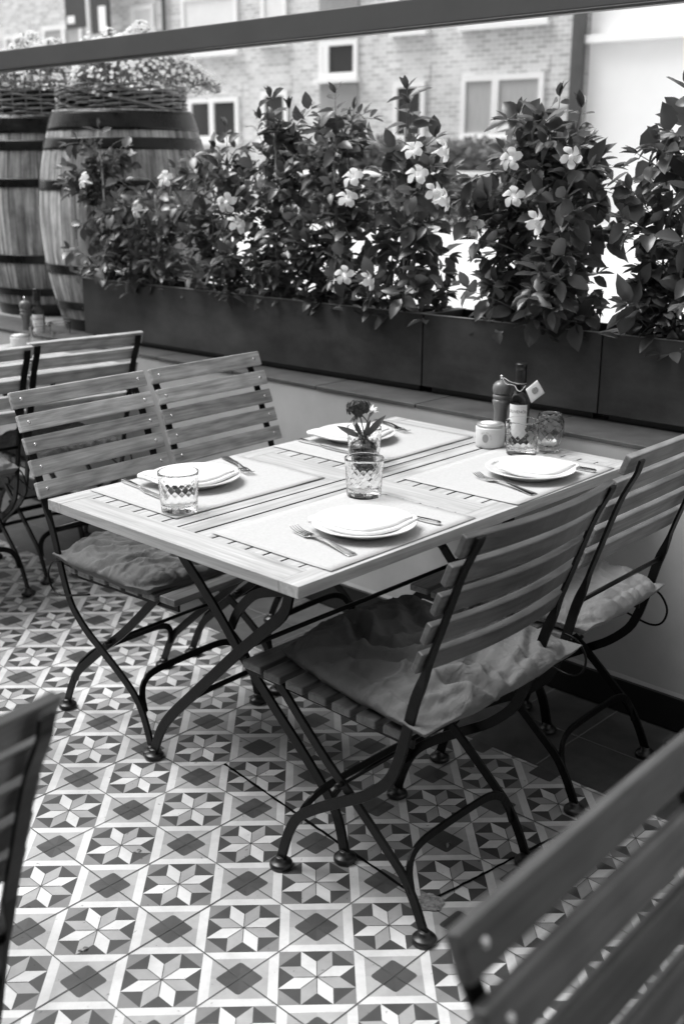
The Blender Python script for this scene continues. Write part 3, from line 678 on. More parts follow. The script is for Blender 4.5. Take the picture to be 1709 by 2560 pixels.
# ------------------------------------------------------------------ tables
TZ = .705; TAZ = R(45.4); TC = Vector((.251, .717, 0))
def table(label, ctr):
    o = thing('folding_table', label, 'table', ctr, TAZ, 'slatted folding tables')
    z0, z1 = TZ - .024, TZ
    MB().box((-.6, .3465, z0), (.6, .397, z1)).build('side_board', 'table_wood_u', o, .0012); MB().box((-.6, -.397, z0), (.6, -.3465, z1)).build('side_board', 'table_wood_u', o, .0012)
    MB().box((-.6, -.3463, z0), (-.5262, .3463, z1 - .0003)).build('end_board', 'table_wood_v', o, .0012); MB().box((.5462, -.3463, z0), (.6, .3463, z1 - .0003)).build('end_board', 'table_wood_v', o, .0012)
    MB().box((-.046, .0340, z0), (.046, .3463, z1 - .0004)).build('cross_board', 'table_wood_v', o, .001); MB().box((-.046, -.3463, z0), (.046, -.0280, z1 - .0004)).build('cross_board', 'table_wood_v', o, .001)
    mb = MB(); mb.box((-.526, -.0215, z0), (.546, .0275, z1 - .0002)); mb.build('middle_board', 'table_wood_u', o, .001)
    ed = [.0340, .083, .132, .182, .232, .281, .3295]
    for x0, x1 in ((-.526, -.0462), (.0462, .546)):
        mb = MB()
        for i in range(6):
            for sg, of in ((1, 0), (-1, -.006)):
                a, b = ed[i] + .0029 * (i > 0), ed[i + 1] - .0029
                a, b = (a, b) if sg > 0 else (-b + .006 + 0, -a + .006)
                mb.box((x0, a, z0 + .002), (x1, b, z1 - .0006))
        mb.box((x0, .3313, z0 + .002), (x1, .3463, z1 - .0005)); mb.box((x0, -.3463, z0 + .002), (x1, -.3253, z1 - .0005))
        mb.build('slat_panel', 'table_wood_u', o, .0004)
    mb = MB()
    mb.box((-.5255, -.345, z0 + .004), (-.047, .345, z1 - .0011)); mb.box((.047, -.345, z0 + .004), (.5455, .345, z1 - .0011)); mb.box((-.0468, -.0282, z0 + .004), (.0468, .0342, z1 - .0012)); mb.build('gap_shade', 'dark_joint', o)  # near-black boxes just below the slat tops stand in for shade in the gaps
    for sg in (-1, 1):
        x = sg * .39
        P = catmull([(x, v_, z_) for v_, z_ in ((.235, .680), (.23, .63), (.192, .57), (.14, .523), (.067, .455), (.011, .395), (-.03, .36), (-.109, .287), (-.187, .218), (-.262, .145), (-.298, .093), (-.318, .016))], 3)
        u = MB().bar(P, (1, 0, 0), .026, .007).build('leg', 'black_iron', o, .001); foot(u, x, -.318)
        x2 = sg * .399
        P = catmull([(x2, v_, z_) for v_, z_ in ((-.168, .680), (-.170, .61), (-.165, .563), (-.145, .518), (-.076, .455), (.012, .375), (.156, .235), (.243, .150), (.292, .088), (.325, .016))], 3)
        u = MB().bar(P, (1, 0, 0), .026, .007).build('leg', 'black_iron', o, .001); foot(u, x2, .325)
        MB().bar(catmull([(sg * .375, v_, z_) for v_, z_ in ((.045, .43), (.02, .475), (-.03, .525), (-.09, .55), (-.15, .565))], 4), (1, 0, 0), .022, .006).build('brace', 'black_iron', o, .001)
        MB().box((x - .012, -.33, z0 - .012), (x + .018, .33, z0 - .0005)).build('batten', 'black_iron', o, .001)
    for v_, z_ in ((-.275, .13), (.262, .13)): MB().tube(catmull([(-.39, v_, z_), (-.3, v_, z_ + .03), (0, v_, z_ + .035), (.3, v_, z_ + .03), (.39, v_, z_)], 5), .007, 8).build('tie_rod', 'black_iron', o)
    MB().tube([(-.395, .012, .385), (.395, .012, .385)], .006, 8).build('tie_rod', 'black_iron', o)
    return o
T1 = table('laid slatted wooden table in the middle, set for four', TC)
T2 = copy_tree(T1, (-1.24, 2.20, 0), TAZ, 'slatted wooden table at the far left edge, mostly hidden by chairs')
def tb(u, v, z=0, c=TC): return Vector((c.x + u * math.cos(TAZ) - v * math.sin(TAZ), c.y + u * math.sin(TAZ) + v * math.cos(TAZ), TZ + z))
# place mats
def mat_(u0, u1, v0, v1, label, rot=0, c=TC, seed=1, w=.004):
    nx, ny = 20, 14; vs = []; fs = []; cu, cv = (u0 + u1) / 2, (v0 + v1) / 2; hu, hv = abs(u1 - u0) / 2, abs(v1 - v0) / 2
    for j in range(ny + 1):
        for i in range(nx + 1):
            a, b = -1 + 2 * i / nx, -1 + 2 * j / ny; e = max(abs(a), abs(b))
            vs.append((a * hu, b * hv, .0022 + .0013 * max(0, noise.noise(Vector((a * 1.5, b * 1.5, seed)))) * e ** 3 * w / .004))
    n = len(vs); vs += [(x, y, z - .0006) for x, y, z in vs]; W_ = nx + 1
    for j in range(ny):
        for i in range(nx): a = j * W_ + i; fs.append((a, a + 1, a + W_ + 1, a + W_)); fs.append((n + a, n + a + W_, n + a + W_ + 1, n + a + 1))
    for i in range(nx): fs.append((i, n + i, n + i + 1, i + 1)); a = ny * W_ + i; fs.append((a, a + 1, n + a + 1, n + a))
    for j in range(ny): a = j * W_; fs.append((a, a + W_, n + a + W_, n + a)); a += nx; fs.append((a, n + a, n + a + W_, a + W_))
    o = MB().add(vs, fs, True).build('place_mat', 'paper_mat'); o.location = tb(cu, cv, 0, c); o.rotation_euler.z = TAZ + rot
    return tag(o, label, 'place mat', 'white paper place mats')
mat_(-.497, -.045, .070, .384, 'white paper mat at the left corner of the laid table, front edge lifted', -.005, seed=4, w=.010)
mat_(-.508, -.058, -.386, -.055, 'white paper mat at the near corner of the laid table', .008, seed=2)
mat_(.085, .540, .063, .388, 'white paper mat at the far side of the table, behind the flower vase', .012, seed=3)
mat_(.078, .510, -.392, -.067, 'white paper mat at the right corner of the table, before the oil bottle', .02, seed=5)
# plates with napkins
def plate(u, v, label):
    o = thing('plate', label, 'plate', tb(u, v, .0028), TAZ, 'round white plates')
    MB().lathe([(0, .0035), (.062, .0035), (.070, .006), (.082, .0145), (.1055, .0205), (.1075, .0215), (.1082, .0205), (.1070, .0185), (.084, .0115), (.071, .003), (.064, .0), (.058, .0), (.056, .002), (0, .002)], 72).build('dish', 'porcelain', o)
    return o
def napkin(u, v, rz, label, seed=1, sx=.112, sy=.080):
    """cloth folded to a leaf-like square lying on the plate with a rolled near edge"""
    rnd = random.Random(seed); o = thing('napkin', label, 'napkin', tb(u, v, .0028), rz, 'folded white napkins')
    def sheet(nm, s, z0, th, rollf):
        nx, ny = 36, 28; vs = []; fs = []
        for j in range(ny + 1):
            for i in range(nx + 1):
                a, b = -1 + 2 * i / nx, -1 + 2 * j / ny
                wdt = (1 - abs(a) ** 1.45 * .88)                    # pointed left and right
                x = a * sx * s; y = b * sy * s * wdt
                rr = math.hypot(x, y); rise = max(0, (rr - .065)) * .32
                dr = max(0, rr - .108) * -.30
                z = z0 + .0012 + rise * .8 + dr + .0016 * noise.noise(Vector((x * 25, y * 25, seed))) + .004 * math.exp(-((b + .75) / .22) ** 2) * rollf * (1 - a * a)
                vs.append((x, y, z + th * (1 - max(abs(a), abs(b)) ** 8)))
        n = len(vs); vs += [(x, y, max(.006, z - th - .0015)) for x, y, z in vs]; W_ = nx + 1
        for j in range(ny):
            for i in range(nx): a = j * W_ + i; fs.append((a, a + 1, a + W_ + 1, a + W_)); fs.append((n + a, n + a + W_, n + a + W_ + 1, n + a + 1))
        for i in range(nx): fs.append((i, n + i, n + i + 1, i + 1)); a = ny * W_ + i; fs.append((a, a + 1, n + a + 1, n + a))
        for j in range(ny): a = j * W_; fs.append((a, a + W_, n + a + W_, n + a)); a += nx; fs.append((a, n + a, n + a + W_, a + W_))
        MB().add(vs, fs, True).build(nm, 'napkin_cloth', o)
    sheet('lower_fold', 1.0, .0120, .0035, .3); sheet('upper_fold', .90, .0172, .0050, 1.5)
    return o
RC = R(-2)
PL = {1: (-.292, .256), 2: (-.285, -.27), 3: (.295, .28), 4: (.31, -.275)}
plate(*PL[2], 'white plate on the mat at the near corner of the table'); napkin(PL[2][0] + .004, PL[2][1] + .006, R(2), 'folded white napkin on the plate at the near corner', 1)
plate(*PL[1], 'white plate behind the glass at the left corner of the table'); napkin(PL[1][0] - .01, PL[1][1] + .01, R(8), 'folded white napkin on the plate at the left corner, behind a glass', 2, .118, .09)
plate(*PL[3], 'white plate on the far mat behind the flower vase'); napkin(PL[3][0] - .012, PL[3][1] + .01, R(8), 'folded white napkin behind the flowers on the far plate', 3, .118, .09)
p4 = plate(*PL[4], 'white plate with small printed lettering on its rim, right corner'); napkin(PL[4][0] + .018, PL[4][1] - .012, R(8), 'folded white napkin on the plate with lettering', 4, .100, .080)
for txt, size, dy in (('MARBELLA', .0085, 0), ('BISTRO', .0045, -.0075)):
    if txt == 'BISTRO': continue
    v_, f_ = text_mesh(txt, size)
    a0 = R(148) - TAZ; rr = .093
    vs = []
    for p in v_:
        an = a0 - p.x / rr; r_ = rr + p.y; k = (r_ - .082) / .0235
        vs.append((r_ * math.cos(an), r_ * math.sin(an), .0150 + .006 * k + .0006))
    MB().add(vs, f_).build('rim_lettering', 'ink', p4)
# cutlery
def fork_mesh(o):
    mb = MB(); k = 16; L = .195; vs = []; fs = []
    prof = [(0, .0105, .0), (.010, .0115, .0012), (.05, .0075, .004), (.09, .0052, .0075), (.115, .0045, .0072), (.130, .0062, .0048), (.138, .0120, .003), (.150, .0132, .0026)]
    for y, hw, z in prof: vs += [(-hw * .5, y, z), (0, y, z + .0009), (hw * .5, y, z), (hw * .5, y, z - .0012), (-hw * .5, y, z - .0012)]
    for i in range(len(prof) - 1):
        for j in range(5): fs.append((i * 5 + j, i * 5 + (j + 1) % 5, (i + 1) * 5 + (j + 1) % 5, (i + 1) * 5 + j))
    fs.append((4, 3, 2, 1, 0)); n = len(prof) - 1; fs.append(tuple(n * 5 + j for j in range(5)))
    mb.add([(x * 2, y, z + .0012) for x, y, z in vs], fs, False)
    mb.build('handle', 'cutlery_steel', o, .0006)
    mb = MB()
    for q in range(4):
        x = -.0099 + q * .0066
        mb.bar(catmull([(x, .149, .0028 + .0012), (x, .165, .0030), (x * .98, .180, .0046), (x * .95, .197, .0100)], 4), (1, 0, 0), [.0016] * 12 + [.0008], [.0033] * 10 + [.0028, .002, .0012])
    mb.build('tines', 'cutlery_steel', o)
def knife_mesh(o):
    mb = MB()
    mb.bar([(0, 0, .004), (0, .006, .0042), (0, .03, .0040), (0, .07, .0038), (0, .088, .0036)], (1, 0, 0), [.004, .0065, .0070, .0058, .005], [.008, .0125, .0122, .009, .0075]); mb.build('handle', 'cutlery_steel', o, .0015)
    mb = MB(); mb.add([(-.004, .088, .002), (.004, .088, .002), (.011, .12, .002), (.0105, .18, .002), (.002, .207, .002), (-.004, .20, .002)] + [(x, y, .0038) for x, y in ((-.004, .088), (.004, .088), (.011, .12), (.0105, .18), (.002, .207), (-.004, .20))],
                      [(5, 4, 3, 2, 1, 0), (6, 7, 8, 9, 10, 11)] + [(i, (i + 1) % 6, 6 + (i + 1) % 6, 6 + i) for i in range(6)]); mb.build('blade', 'cutlery_steel', o)
proto = {}
def cutl(kind, end, tip, label, z=.0032):
    e = tb(*end); t_ = tb(*tip); a = math.atan2(t_.y - e.y, t_.x - e.x) - math.pi / 2
    if kind not in proto:
        o = thing(kind, label, kind, (0, 0, 0), 0, kind + 's beside the plates'); (fork_mesh if kind == 'fork' else knife_mesh)(o); proto[kind] = o
    else: o = copy_tree(proto[kind], (0, 0, 0), 0, label)
    o.location = Vector((e.x, e.y, TZ + z)); o.rotation_euler = (0, 0, a)
cutl('fork', (-.417, -.361), (-.385, -.17), 'steel fork at the near corner of the table, prongs away from the edge')
cutl('fork', (.171, -.380), (.208, -.19), 'steel fork on the right mat, left of the lettered plate')
cutl('fork', (-.085, .39), (-.155, .215), 'steel fork right of the plate at the left corner, mostly under the napkin')
cutl('fork', (.515, .40), (.445, .225), 'steel fork at the far right of the plate behind the vase')
cutl('knife', (-.152, -.364), (-.165, -.16), 'steel knife at the near corner, handle beyond the plate')
cutl('knife', (.438, -.380), (.425, -.18), 'steel knife right of the lettered plate, only the handle seen')
cutl('knife', (-.402, .388), (-.428, .19), 'steel knife left of the plate behind the glass at the left corner')
cutl('knife', (.172, .378), (.165, .18), 'steel knife on the far mat, left of the flower vase')
# glasses with a cut diamond pattern
def cut_glass(name, label, loc, h, prof_out, wall=.0032, base_t=.014, nd=17, z_lo=.016, z_hi=.8, depth=.0016, mat='clear_glass', group=None, slope=1.0, nring=144, straight=False):
    o = thing(name, label, 'glass', loc, 0, group)
    K = 52; prof = []
    def rad(z):
        for (za, ra), (zb, rb) in zip(prof_out, prof_out[1:]):
            if za <= z <= zb + 1e-9: t = (z - za) / (zb - za); t = t * t * (3 - 2 * t) if not straight else t; return ra + (rb - ra) * t
        return prof_out[-1][1]
    outer = [(0, 0), (rad(0) * .6, 0)] + [(rad(h * i / K), h * i / K) for i in range(K + 1)]
    rt = rad(h); outer += [(rt - wall * .5, h + .0008), (rt - wall * .9, h)]
    for i in range(12, -1, -1): z = base_t + (h - base_t) * i / 12; outer.append((rad(z) - wall * (1 if i > 0 else 1.8), z - (.0 if i else -.001)))
    outer += [(0, base_t)]
    nO = 2 + K + 1
    def fn(a, z, i):
        if i < 2 or i >= nO: return 0
        if z < z_lo:
            if z < .002: return 0
            return -.0010 * abs(math.sin(a * nd)) 
        if z > h * z_hi: return 0
        s = rad(z) * a * slope; cell = 2 * math.pi * rad(z) / nd
        p = (a / (2 * math.pi) * nd + (z - z_lo) / cell) % 1; q = (a / (2 * math.pi) * nd - (z - z_lo) / cell) % 1
        d = min(min(p, 1 - p), min(q, 1 - q))
        return -depth * max(0, 1 - d / .12)
    MB().lathe(outer, nring, fn=fn).build('bowl', mat, o)
    return o
TUM = [(0, .0385), (.012, .0395), (.088, .0445)]
GG = 'cut glass tumblers'
cut_glass('tumbler', 'clear cut tumbler at the left corner, before the plate', tb(-.458, .108, .0028), .088, TUM, group=GG, straight=True)
cut_glass('tumbler', 'clear cut tumbler in the middle of the table, before the flower vase', tb(-.095, -.100, .0028), .088, TUM, group=GG, straight=True)
cut_glass('tumbler', 'clear cut tumbler hidden behind the flower vase', tb(.147, .117, .0028), .084, TUM, group=GG, straight=True)
cut_glass('tumbler', 'clear cut tumbler beside the white salt pot, before the oil bottle', tb(.473, -.1385, .0028), .088, TUM, group=GG, straight=True)
cg = cut_glass('candle_glass', 'barrel shaped cut candle glass right of the oil bottle', tb(.555, -.168, .0006), .100, [(0, .026), (.012, .029), (.045, .0385), (.075, .0375), (.100, .030)], nd=9, z_hi=.97, mat='pale_smoked_glass', depth=.002, slope=.6)
tag(cg, cat='candle holder')
w_ = thing('tealight', 'small wax light inside the barrel shaped candle glass', 'candle', tb(.555, -.168, .0142)); MB().lathe([(0, 0), (.018, 0), (.019, .001), (.019, .014), (.017, .0145), (.0165, .012), (0, .012)], 28).build('wax', 'wax', w_); MB().tube([(0, 0, .012), (.0008, 0, .019)], .0008, 6).build('wick', 'cap_black', w_)
# vase with a flower
def vase():
    o = thing('flower_vase', 'small ribbed smoked glass bottle vase in the middle of the table', 'vase', tb(.082, .062, .0006)); o.scale = (1.12, 1.12, 1.17)
    prof = [(0, 0), (.022, 0), (.028, .002), (.0298, .008), (.0300, .040), (.0290, .048), (.0235, .056), (.0150, .061), (.0115, .064), (.0110, .069), (.0150, .0705), (.0158, .073), (.0150, .0755), (.0125, .0752), (.0095, .070), (.0092, .063), (.013, .058), (.0205, .053), (.0262, .046), (.0275, .039), (.0273, .009), (.024, .005), (0, .005)]
    # finer profile for the ribs
    fp = []
    for (r0, z0), (r1, z1) in zip(prof, prof[1:]):
        for i in range(2): fp.append((r0 + (r1 - r0) * i / 2, z0 + (z1 - z0) * i / 2))
    fp.append(prof[-1]); half = 26
    MB().lathe(fp, 144, fn=lambda a, z, i: (.0011 * abs(math.sin(a * 10)) - .0008 if (i < half and .004 < z < .059) else 0)).build('body', 'smoked_glass', o)
    return o
vase()
def posy():
    base_ = tb(.082, .062, .0006); rnd = random.Random(8); VS = 1.17
    def bloom(name, label, pts, head, dark):
        o = thing(name, label, 'flower', base_); o.scale = (VS, VS, VS); st = MB(); st.tube(catmull(pts, 6), .0016, 6); st.build('stem', 'stem', o); e = Vector(pts[-1]); mb = MB()
        if dark:
            for k in range(95):
                th = rnd.uniform(0, 6.28); ph = math.acos(rnd.uniform(-.35, 1)); d = Vector((math.sin(ph) * math.cos(th), math.sin(ph) * math.sin(th), math.cos(ph) * .75)); c = e + d * head * rnd.uniform(.5, 1.2)
                for q in range(5):
                    a = 2 * math.pi * q / 5 + rnd.random(); A = d.orthogonal().normalized(); B = d.cross(A).normalized(); dd = (A * math.cos(a) + B * math.sin(a) + d * .35)
                    leaf(mb, c, dd, d, .0065, .005, .2)
            mb.build('flower_head', 'dark_petal', o); lv = MB()
            for k in range(4): a = rnd.uniform(0, 6.28); leaf(lv, e - Vector((0, 0, .006)), Vector((math.cos(a), math.sin(a), -.9)), Vector((0, 0, 1)), .035, .009, .1)
            lv.build('leaves', 'leaf', o)
        else:
            for k in range(60):
                th = rnd.uniform(0, 6.28); el = rnd.uniform(.1, 1.3); dd = Vector((math.cos(th) * math.cos(el), math.sin(th) * math.cos(el), math.sin(el) * .8)); leaf(mb, e, dd, Vector((0, 0, 1)), head * rnd.uniform(.7, 1.1), .006, .2)
            mb.build('flower_head', 'petal', o)
        return o
    A = lambda u, v, z: tuple(Matrix.Rotation(R(0), 3, 'Z') @ Vector((u, v, z)))
    d_ = bloom('cut_flower', 'dark clustered flower head standing in the small vase', [(0, 0, .03), (.002, 0, .07), (-.004, 0, .10), (-.010, .0, .126)], .024, True)
    bloom('cut_flower', 'pale ruffled flower just behind the dark flower head in the vase', [(0, .004, .03), (.004, .004, .07), (.008, .01, .095), (.016, .018, .118)], .017, False)
    lv = MB(); o = thing('leaf_sprig', 'long narrow leaves spreading from the mouth of the small vase', 'leaves', base_); o.scale = (VS, VS, VS)
    for dx, dy, dz, L in ((.75, .1, .85, .062), (-.9, 0, .45, .055), (-.45, .2, .9, .045), (.3, -.2, 1, .04)):
        leaf(lv, Vector((dx * .006, 0, .068)), Vector((dx, dy, dz)), Vector((-.2, -1, .4)), L, L * .24, .12)
    lv.build('leaves', 'leaf', o)
posy()
# pepper mill
def mill(label, loc):
    o = thing('pepper_mill', label, 'pepper mill', loc, 0, 'wooden pepper mills')
    MB().lathe([(0, 0), (.0235, 0), (.0245, .004), (.0240, .016), (.0205, .034), (.0178, .060), (.0175, .078), (.0195, .094), (.0230, .104), (.0235, .109), (.0215, .113), (.0195, .114), (.0195, .116), (.0225, .118), (.0232, .123), (.0215, .127), (0, .127)], 48).build('body', 'mill_wood', o)
    MB().lathe([(0, .1275), (.0185, .1275), (.0230, .132), (.0245, .142), (.0225, .152), (.0165, .160), (.0085, .1635), (0, .1638)], 48).build('head', 'mill_wood', o)
    MB().lathe([(0, .163), (.0062, .163), (.0060, .166), (.0035, .169), (.0045, .172), (.0055, .175), (.0045, .1785), (0, .180)], 24).build('knob', 'chrome', o); return o
M1 = mill('turned wooden pepper mill with steel knob behind the white salt pot', tb(.565, -.004, .0006))
# oil bottle
def bottle(label, loc, rz, withtag=True):
    o = thing('oil_bottle', label, 'bottle', loc, rz, 'dark oil bottles')
    MB().lathe([(0, 0), (.024, 0), (.0265, .003), (.0265, .118), (.0255, .127), (.0205, .138), (.0145, .146), (.0135, .152), (.0135, .180), (0, .181)], 48).build('glass_body', 'bottle_glass', o)
    MB().lathe([(0, .168), (.0149, .168), (.0151, .171), (.0151, .199), (.0143, .2005), (.0143, .202), (.0151, .203), (.0151, .217), (.0140, .219), (0, .2192)], 36).build('cap', 'cap_black', o)
    # label wraps the front of the bottle
    mb = MB(); k = 24; a0, a1 = R(-90 - 58), R(-90 + 58); r = .0272; vs = [(r * math.cos(a0 + (a1 - a0) * i / k), r * math.sin(a0 + (a1 - a0) * i / k), z) for z in (.022, .112) for i in range(k + 1)]
    lab = MB().add(vs, [(i, i + 1, k + 2 + i, k + 1 + i) for i in range(k)], True).build('paper_label', 'paper_white', o)
    for txt, size, zc, mt in (('OLIVENÖL', .0112, .093, 'ink'), ('NATIV EXTRA', .0056, .078, 'ink_grey')):
        if txt.startswith('NATIV') and not withtag: continue
        v_, f_ = text_mesh(txt, size)
        vs = [(.0275 * math.cos(R(-90) + p.x / .0275), .0275 * math.sin(R(-90) + p.x / .0275), zc + p.y) for p in v_]
        MB().add(vs, f_).build('lettering', mt, lab)
    return o
def face_rz(p): d = CAM - p; return math.atan2(d.y, d.x) + math.pi / 2
bp = tb(.560, -.068, .0006)
B1 = bottle('dark oil bottle with white label and hanging tag beside the pepper mill', bp, R(-22))
def hang_tag(par):
    c = Vector((.040, -.012, .148)); mb = MB()
    nrm = Vector((.40, -1, .15)).normalized(); up = Vector((.35, .1, 1)); up = (up - nrm * up.dot(nrm)).normalized(); rt = up.cross(nrm) * -1
    a = R(8)
    cor = [(-.005, .031), (.027, .006), (.003, -.031), (-.024, -.002)]
    vs = []; nseg = 8
    for j in range(nseg + 1):
        for i in range(nseg + 1):
            s, t = i / nseg, j / nseg; x = (cor[0][0] * (1 - s) + cor[1][0] * s) * (1 - t) + (cor[3][0] * (1 - s) + cor[2][0] * s) * t; y = (cor[0][1] * (1 - s) + cor[1][1] * s) * (1 - t) + (cor[3][1] * (1 - s) + cor[2][1] * s) * t
            vs.append(c + rt * -x + up * y + nrm * (-.003 * ((x / .025) ** 2)))
    W_ = nseg + 1; f = [(j * W_ + i, j * W_ + i + 1, (j + 1) * W_ + i + 1, (j + 1) * W_ + i) for j in range(nseg) for i in range(nseg)]
    tg = MB().add(vs, f, True).build('paper_tag', 'paper_white', par)
    so_ = tg.modifiers.new('solid', 'SOLIDIFY'); so_.thickness = .0006
    mb = MB(); rr = .0088
    for q in range(5):
        y0 = -.8 + q * .38; pts = []
        for i in range(9):
            s = -1 + 2 * i / 8; y = y0 + .10 * math.sin(s * 4); lim = math.sqrt(max(0, 1 - min(1, abs(y)) ** 2)); pts.append((s * lim * rr, y * rr))
        dirv = Vector((.8, .6)); 
        P3 = []
        for x, y in pts:
            X_ = x * .85 - y * .52; Y_ = x * .52 + y * .85; P3.append(c + rt * -X_ + up * (Y_ + .003) + nrm * .0011)
        mb.bar(P3, nrm, .0026, .0003)
    mb.build('tag_emblem', 'ink_grey', tg)
    P = [Vector((.0145 * math.cos(a_), .0145 * math.sin(a_), .1665)) for a_ in [i * .42 for i in range(16)]]; MB().tube(P, .0010, 5).build('neck_string', 'string', par)
    MB().tube(catmull([(-.012, -.009, .167), (-.020, -.014, .169), (-.030, -.016, .173), (-.040, -.012, .178), (-.046, -.008, .176), (-.036, -.014, .164), (-.022, -.016, .163), (-.012, -.016, .160), (-.004, -.024, .152), (.006, -.026, .150), (.018, -.024, .165)], 6), .0010, 5).build('tag_string', 'string', par)
hang_tag(B1)
# salt pot
def pot(label, loc, rz, deco=True):
    o = thing('salt_pot', label, 'pot', loc, rz, 'white ceramic salt pots')
    MB().lathe([(0, 0), (.034, 0), (.0375, .003), (.0388, .010), (.0390, .052), (.0380, .0545), (.0355, .0545), (.0345, .050), (0, .050)], 64).build('body', 'pot_ceramic', o)
    MB().lathe([(0, .0548), (.0362, .0548), (.0365, .0558), (.0365, .0612), (.0350, .0625), (0, .0628)], 64).build('lid', 'lid_metal', o)
    MB().lathe([(0, .0630), (.026, .0630), (.0265, .0636), (0, .0650)], 48).build('lid_disc', 'paper_white', o)
    if deco:
        ax = R(-90) - .62; zc = .0285; r = .0393
        W3 = lambda x, y, rr=r: (rr * math.cos(ax + x / r), rr * math.sin(ax + x / r), zc + y)
        k = 40; vs = [W3(0, 0)] + [W3(.0085 * math.cos(2 * math.pi * i / k), .0115 * math.sin(2 * math.pi * i / k)) for i in range(k)]
        MB().add(vs, [(0, 1 + i, 1 + (i + 1) % k) for i in range(k)], True).build('round_mark', 'ink_grey', o)
        v_, f_ = text_mesh('SAL DE IBIZA', .0062, space=1.15); R_ = .0155; vs = []
        for p in v_:
            an = R(62) - p.x / R_; rr_ = R_ + p.y; vs.append(W3(rr_ * math.cos(an), rr_ * math.sin(an), r + .0002))
        MB().add(vs, f_).build('lettering', 'ink_grey', o)
    return o
pt = tb(.49, -.026, .0006); pot('white ceramic salt pot with a round printed mark, beside the tumbler', pt, R(8))
# things on the far table
def onT2(x, y, z=.0006): return Vector((x, y, TZ + z))
cp = copy_tree(M1, onT2(-1.085, 3.02), 0, 'blurred pepper mill on the far left table below the barrels')
B2 = bottle('blurred dark oil bottle with white label on the far left table', onT2(-1.02, 2.97), R(6), False)
pot('blurred white salt pot on the far left table', onT2(-1.035, 2.70), 0, False)
cut_glass('tumbler', 'blurred tumbler on the far left table beside the salt pot', onT2(-.975, 2.80), .088, TUM, group=GG, straight=True, nring=72)
cut_glass('tumbler', 'blurred tumbler at the wall end of the far left table', onT2(-.915, 2.90), .088, TUM, group=GG, straight=True, nring=72)
mat_(.05, .50, .07, .385, 'white paper mat on the far left table, left part', c=Vector((-1.24, 2.20, 0)))

# ------------------------------------------------------------------ barrels with baskets of flowers
def barrel(label, x, y, seed, rb=.37, rt=.29, H=.90, stencil=None):
    o = thing('wine_barrel', label, 'barrel', (x, y, ZL - .004), seed * .7, 'oak barrels on the pavement')
    def r(z): t = (z / H - .5) * 2; return rt + (rb - rt) * (1 - abs(t) ** 2.1)
    K = 30; prof = [(0, .0), (r(0), 0)] + [(r(H * i / K), H * i / K) for i in range(1, K + 1)] + [(r(H) - .02, H), (r(H) - .02, H - .03), (0, H - .03)]
    MB().lathe(prof, 84, fn=lambda a, z, i: -.0025 * max(0, 1 - min((a * 28 / 6.2832) % 1, 1 - (a * 28 / 6.2832) % 1) / .12) if i > 1 and i < K + 2 else 0).build('staves', 'barrel_oak', o)
    for z0, z1 in ((.0, .055), (.095, .13), (.245, .285), (.585, .625), (.745, .79), (.82, .893)):
        n = 6; pr = [(r(z0) + .0005, z0)] + [(r(z0 + (z1 - z0) * i / n) + .0035, z0 + (z1 - z0) * i / n) for i in range(n + 1)] + [(r(z1) + .0005, z1)]
        MB().lathe(pr, 84).build('hoop', 'hoop_iron', o)
    if stencil:
        v_, f_ = text_mesh(stencil, .085); ang = stencil_ang; vs = []
        for p in v_:
            z = .44 + p.y; rr = r(z) + .001; a_ = ang + p.x / rr; vs.append((rr * math.cos(a_), rr * math.sin(a_), z))
        MB().add(vs, f_).build('stencil_lettering', 'ink', o)
    return o
stencil_ang = R(-86)
b2 = barrel('oak barrel with black hoops directly behind the left end of the planters', -.655, 3.20, 0, .37, .29, stencil='AC')
b1 = barrel('oak barrel with black hoops cut off by the left edge of the picture', -1.10, 3.79, 1, .345, .285)
def basket(label, x, y, z, r, h, seed):
    o = thing('wicker_basket', label, 'basket', (x, y, z), 0, 'round wicker baskets on the barrels'); rnd = random.Random(seed); nst = 26; rows = 8
    mb = MB()
    for k in range(nst):
        a = 2 * math.pi * k / nst; mb.tube([((r - .004) * math.cos(a), (r - .004) * math.sin(a), 0), (r * math.cos(a), r * math.sin(a), h)], .004, 5)
    mb.build('stakes', 'wicker', o); mb = MB()
    for i in range(rows):
        z_ = .008 + (h - .012) * i / (rows - 1); P = []
        for k in range(nst * 4 + 1):
            a = 2 * math.pi * k / (nst * 4); w2 = math.sin(a * nst / 2 + i * math.pi) * .011; P.append(((r + w2 + rnd.uniform(-.0015, .0015)) * math.cos(a), (r + w2) * math.sin(a), z_ + rnd.uniform(-.0018, .0018) + .004 * math.sin(a * nst / 3 + i * 2)))
        mb.tube(P, .0055, 5, cap=False)
    mb.build('weave', 'wicker', o)
    MB().lathe([(0, h * .75), (r - .015, h * .75), (r - .014, .0)], 40).build('soil', 'potting_soil', o)
    return o
basket('wicker basket of white flowers on the barrel behind the planters', -.655, 3.20, ZL + .897, .262, .095, 3)
basket('wicker basket on the barrel at the left edge', -1.10, 3.79, ZL + .897, .275, .145, 4)
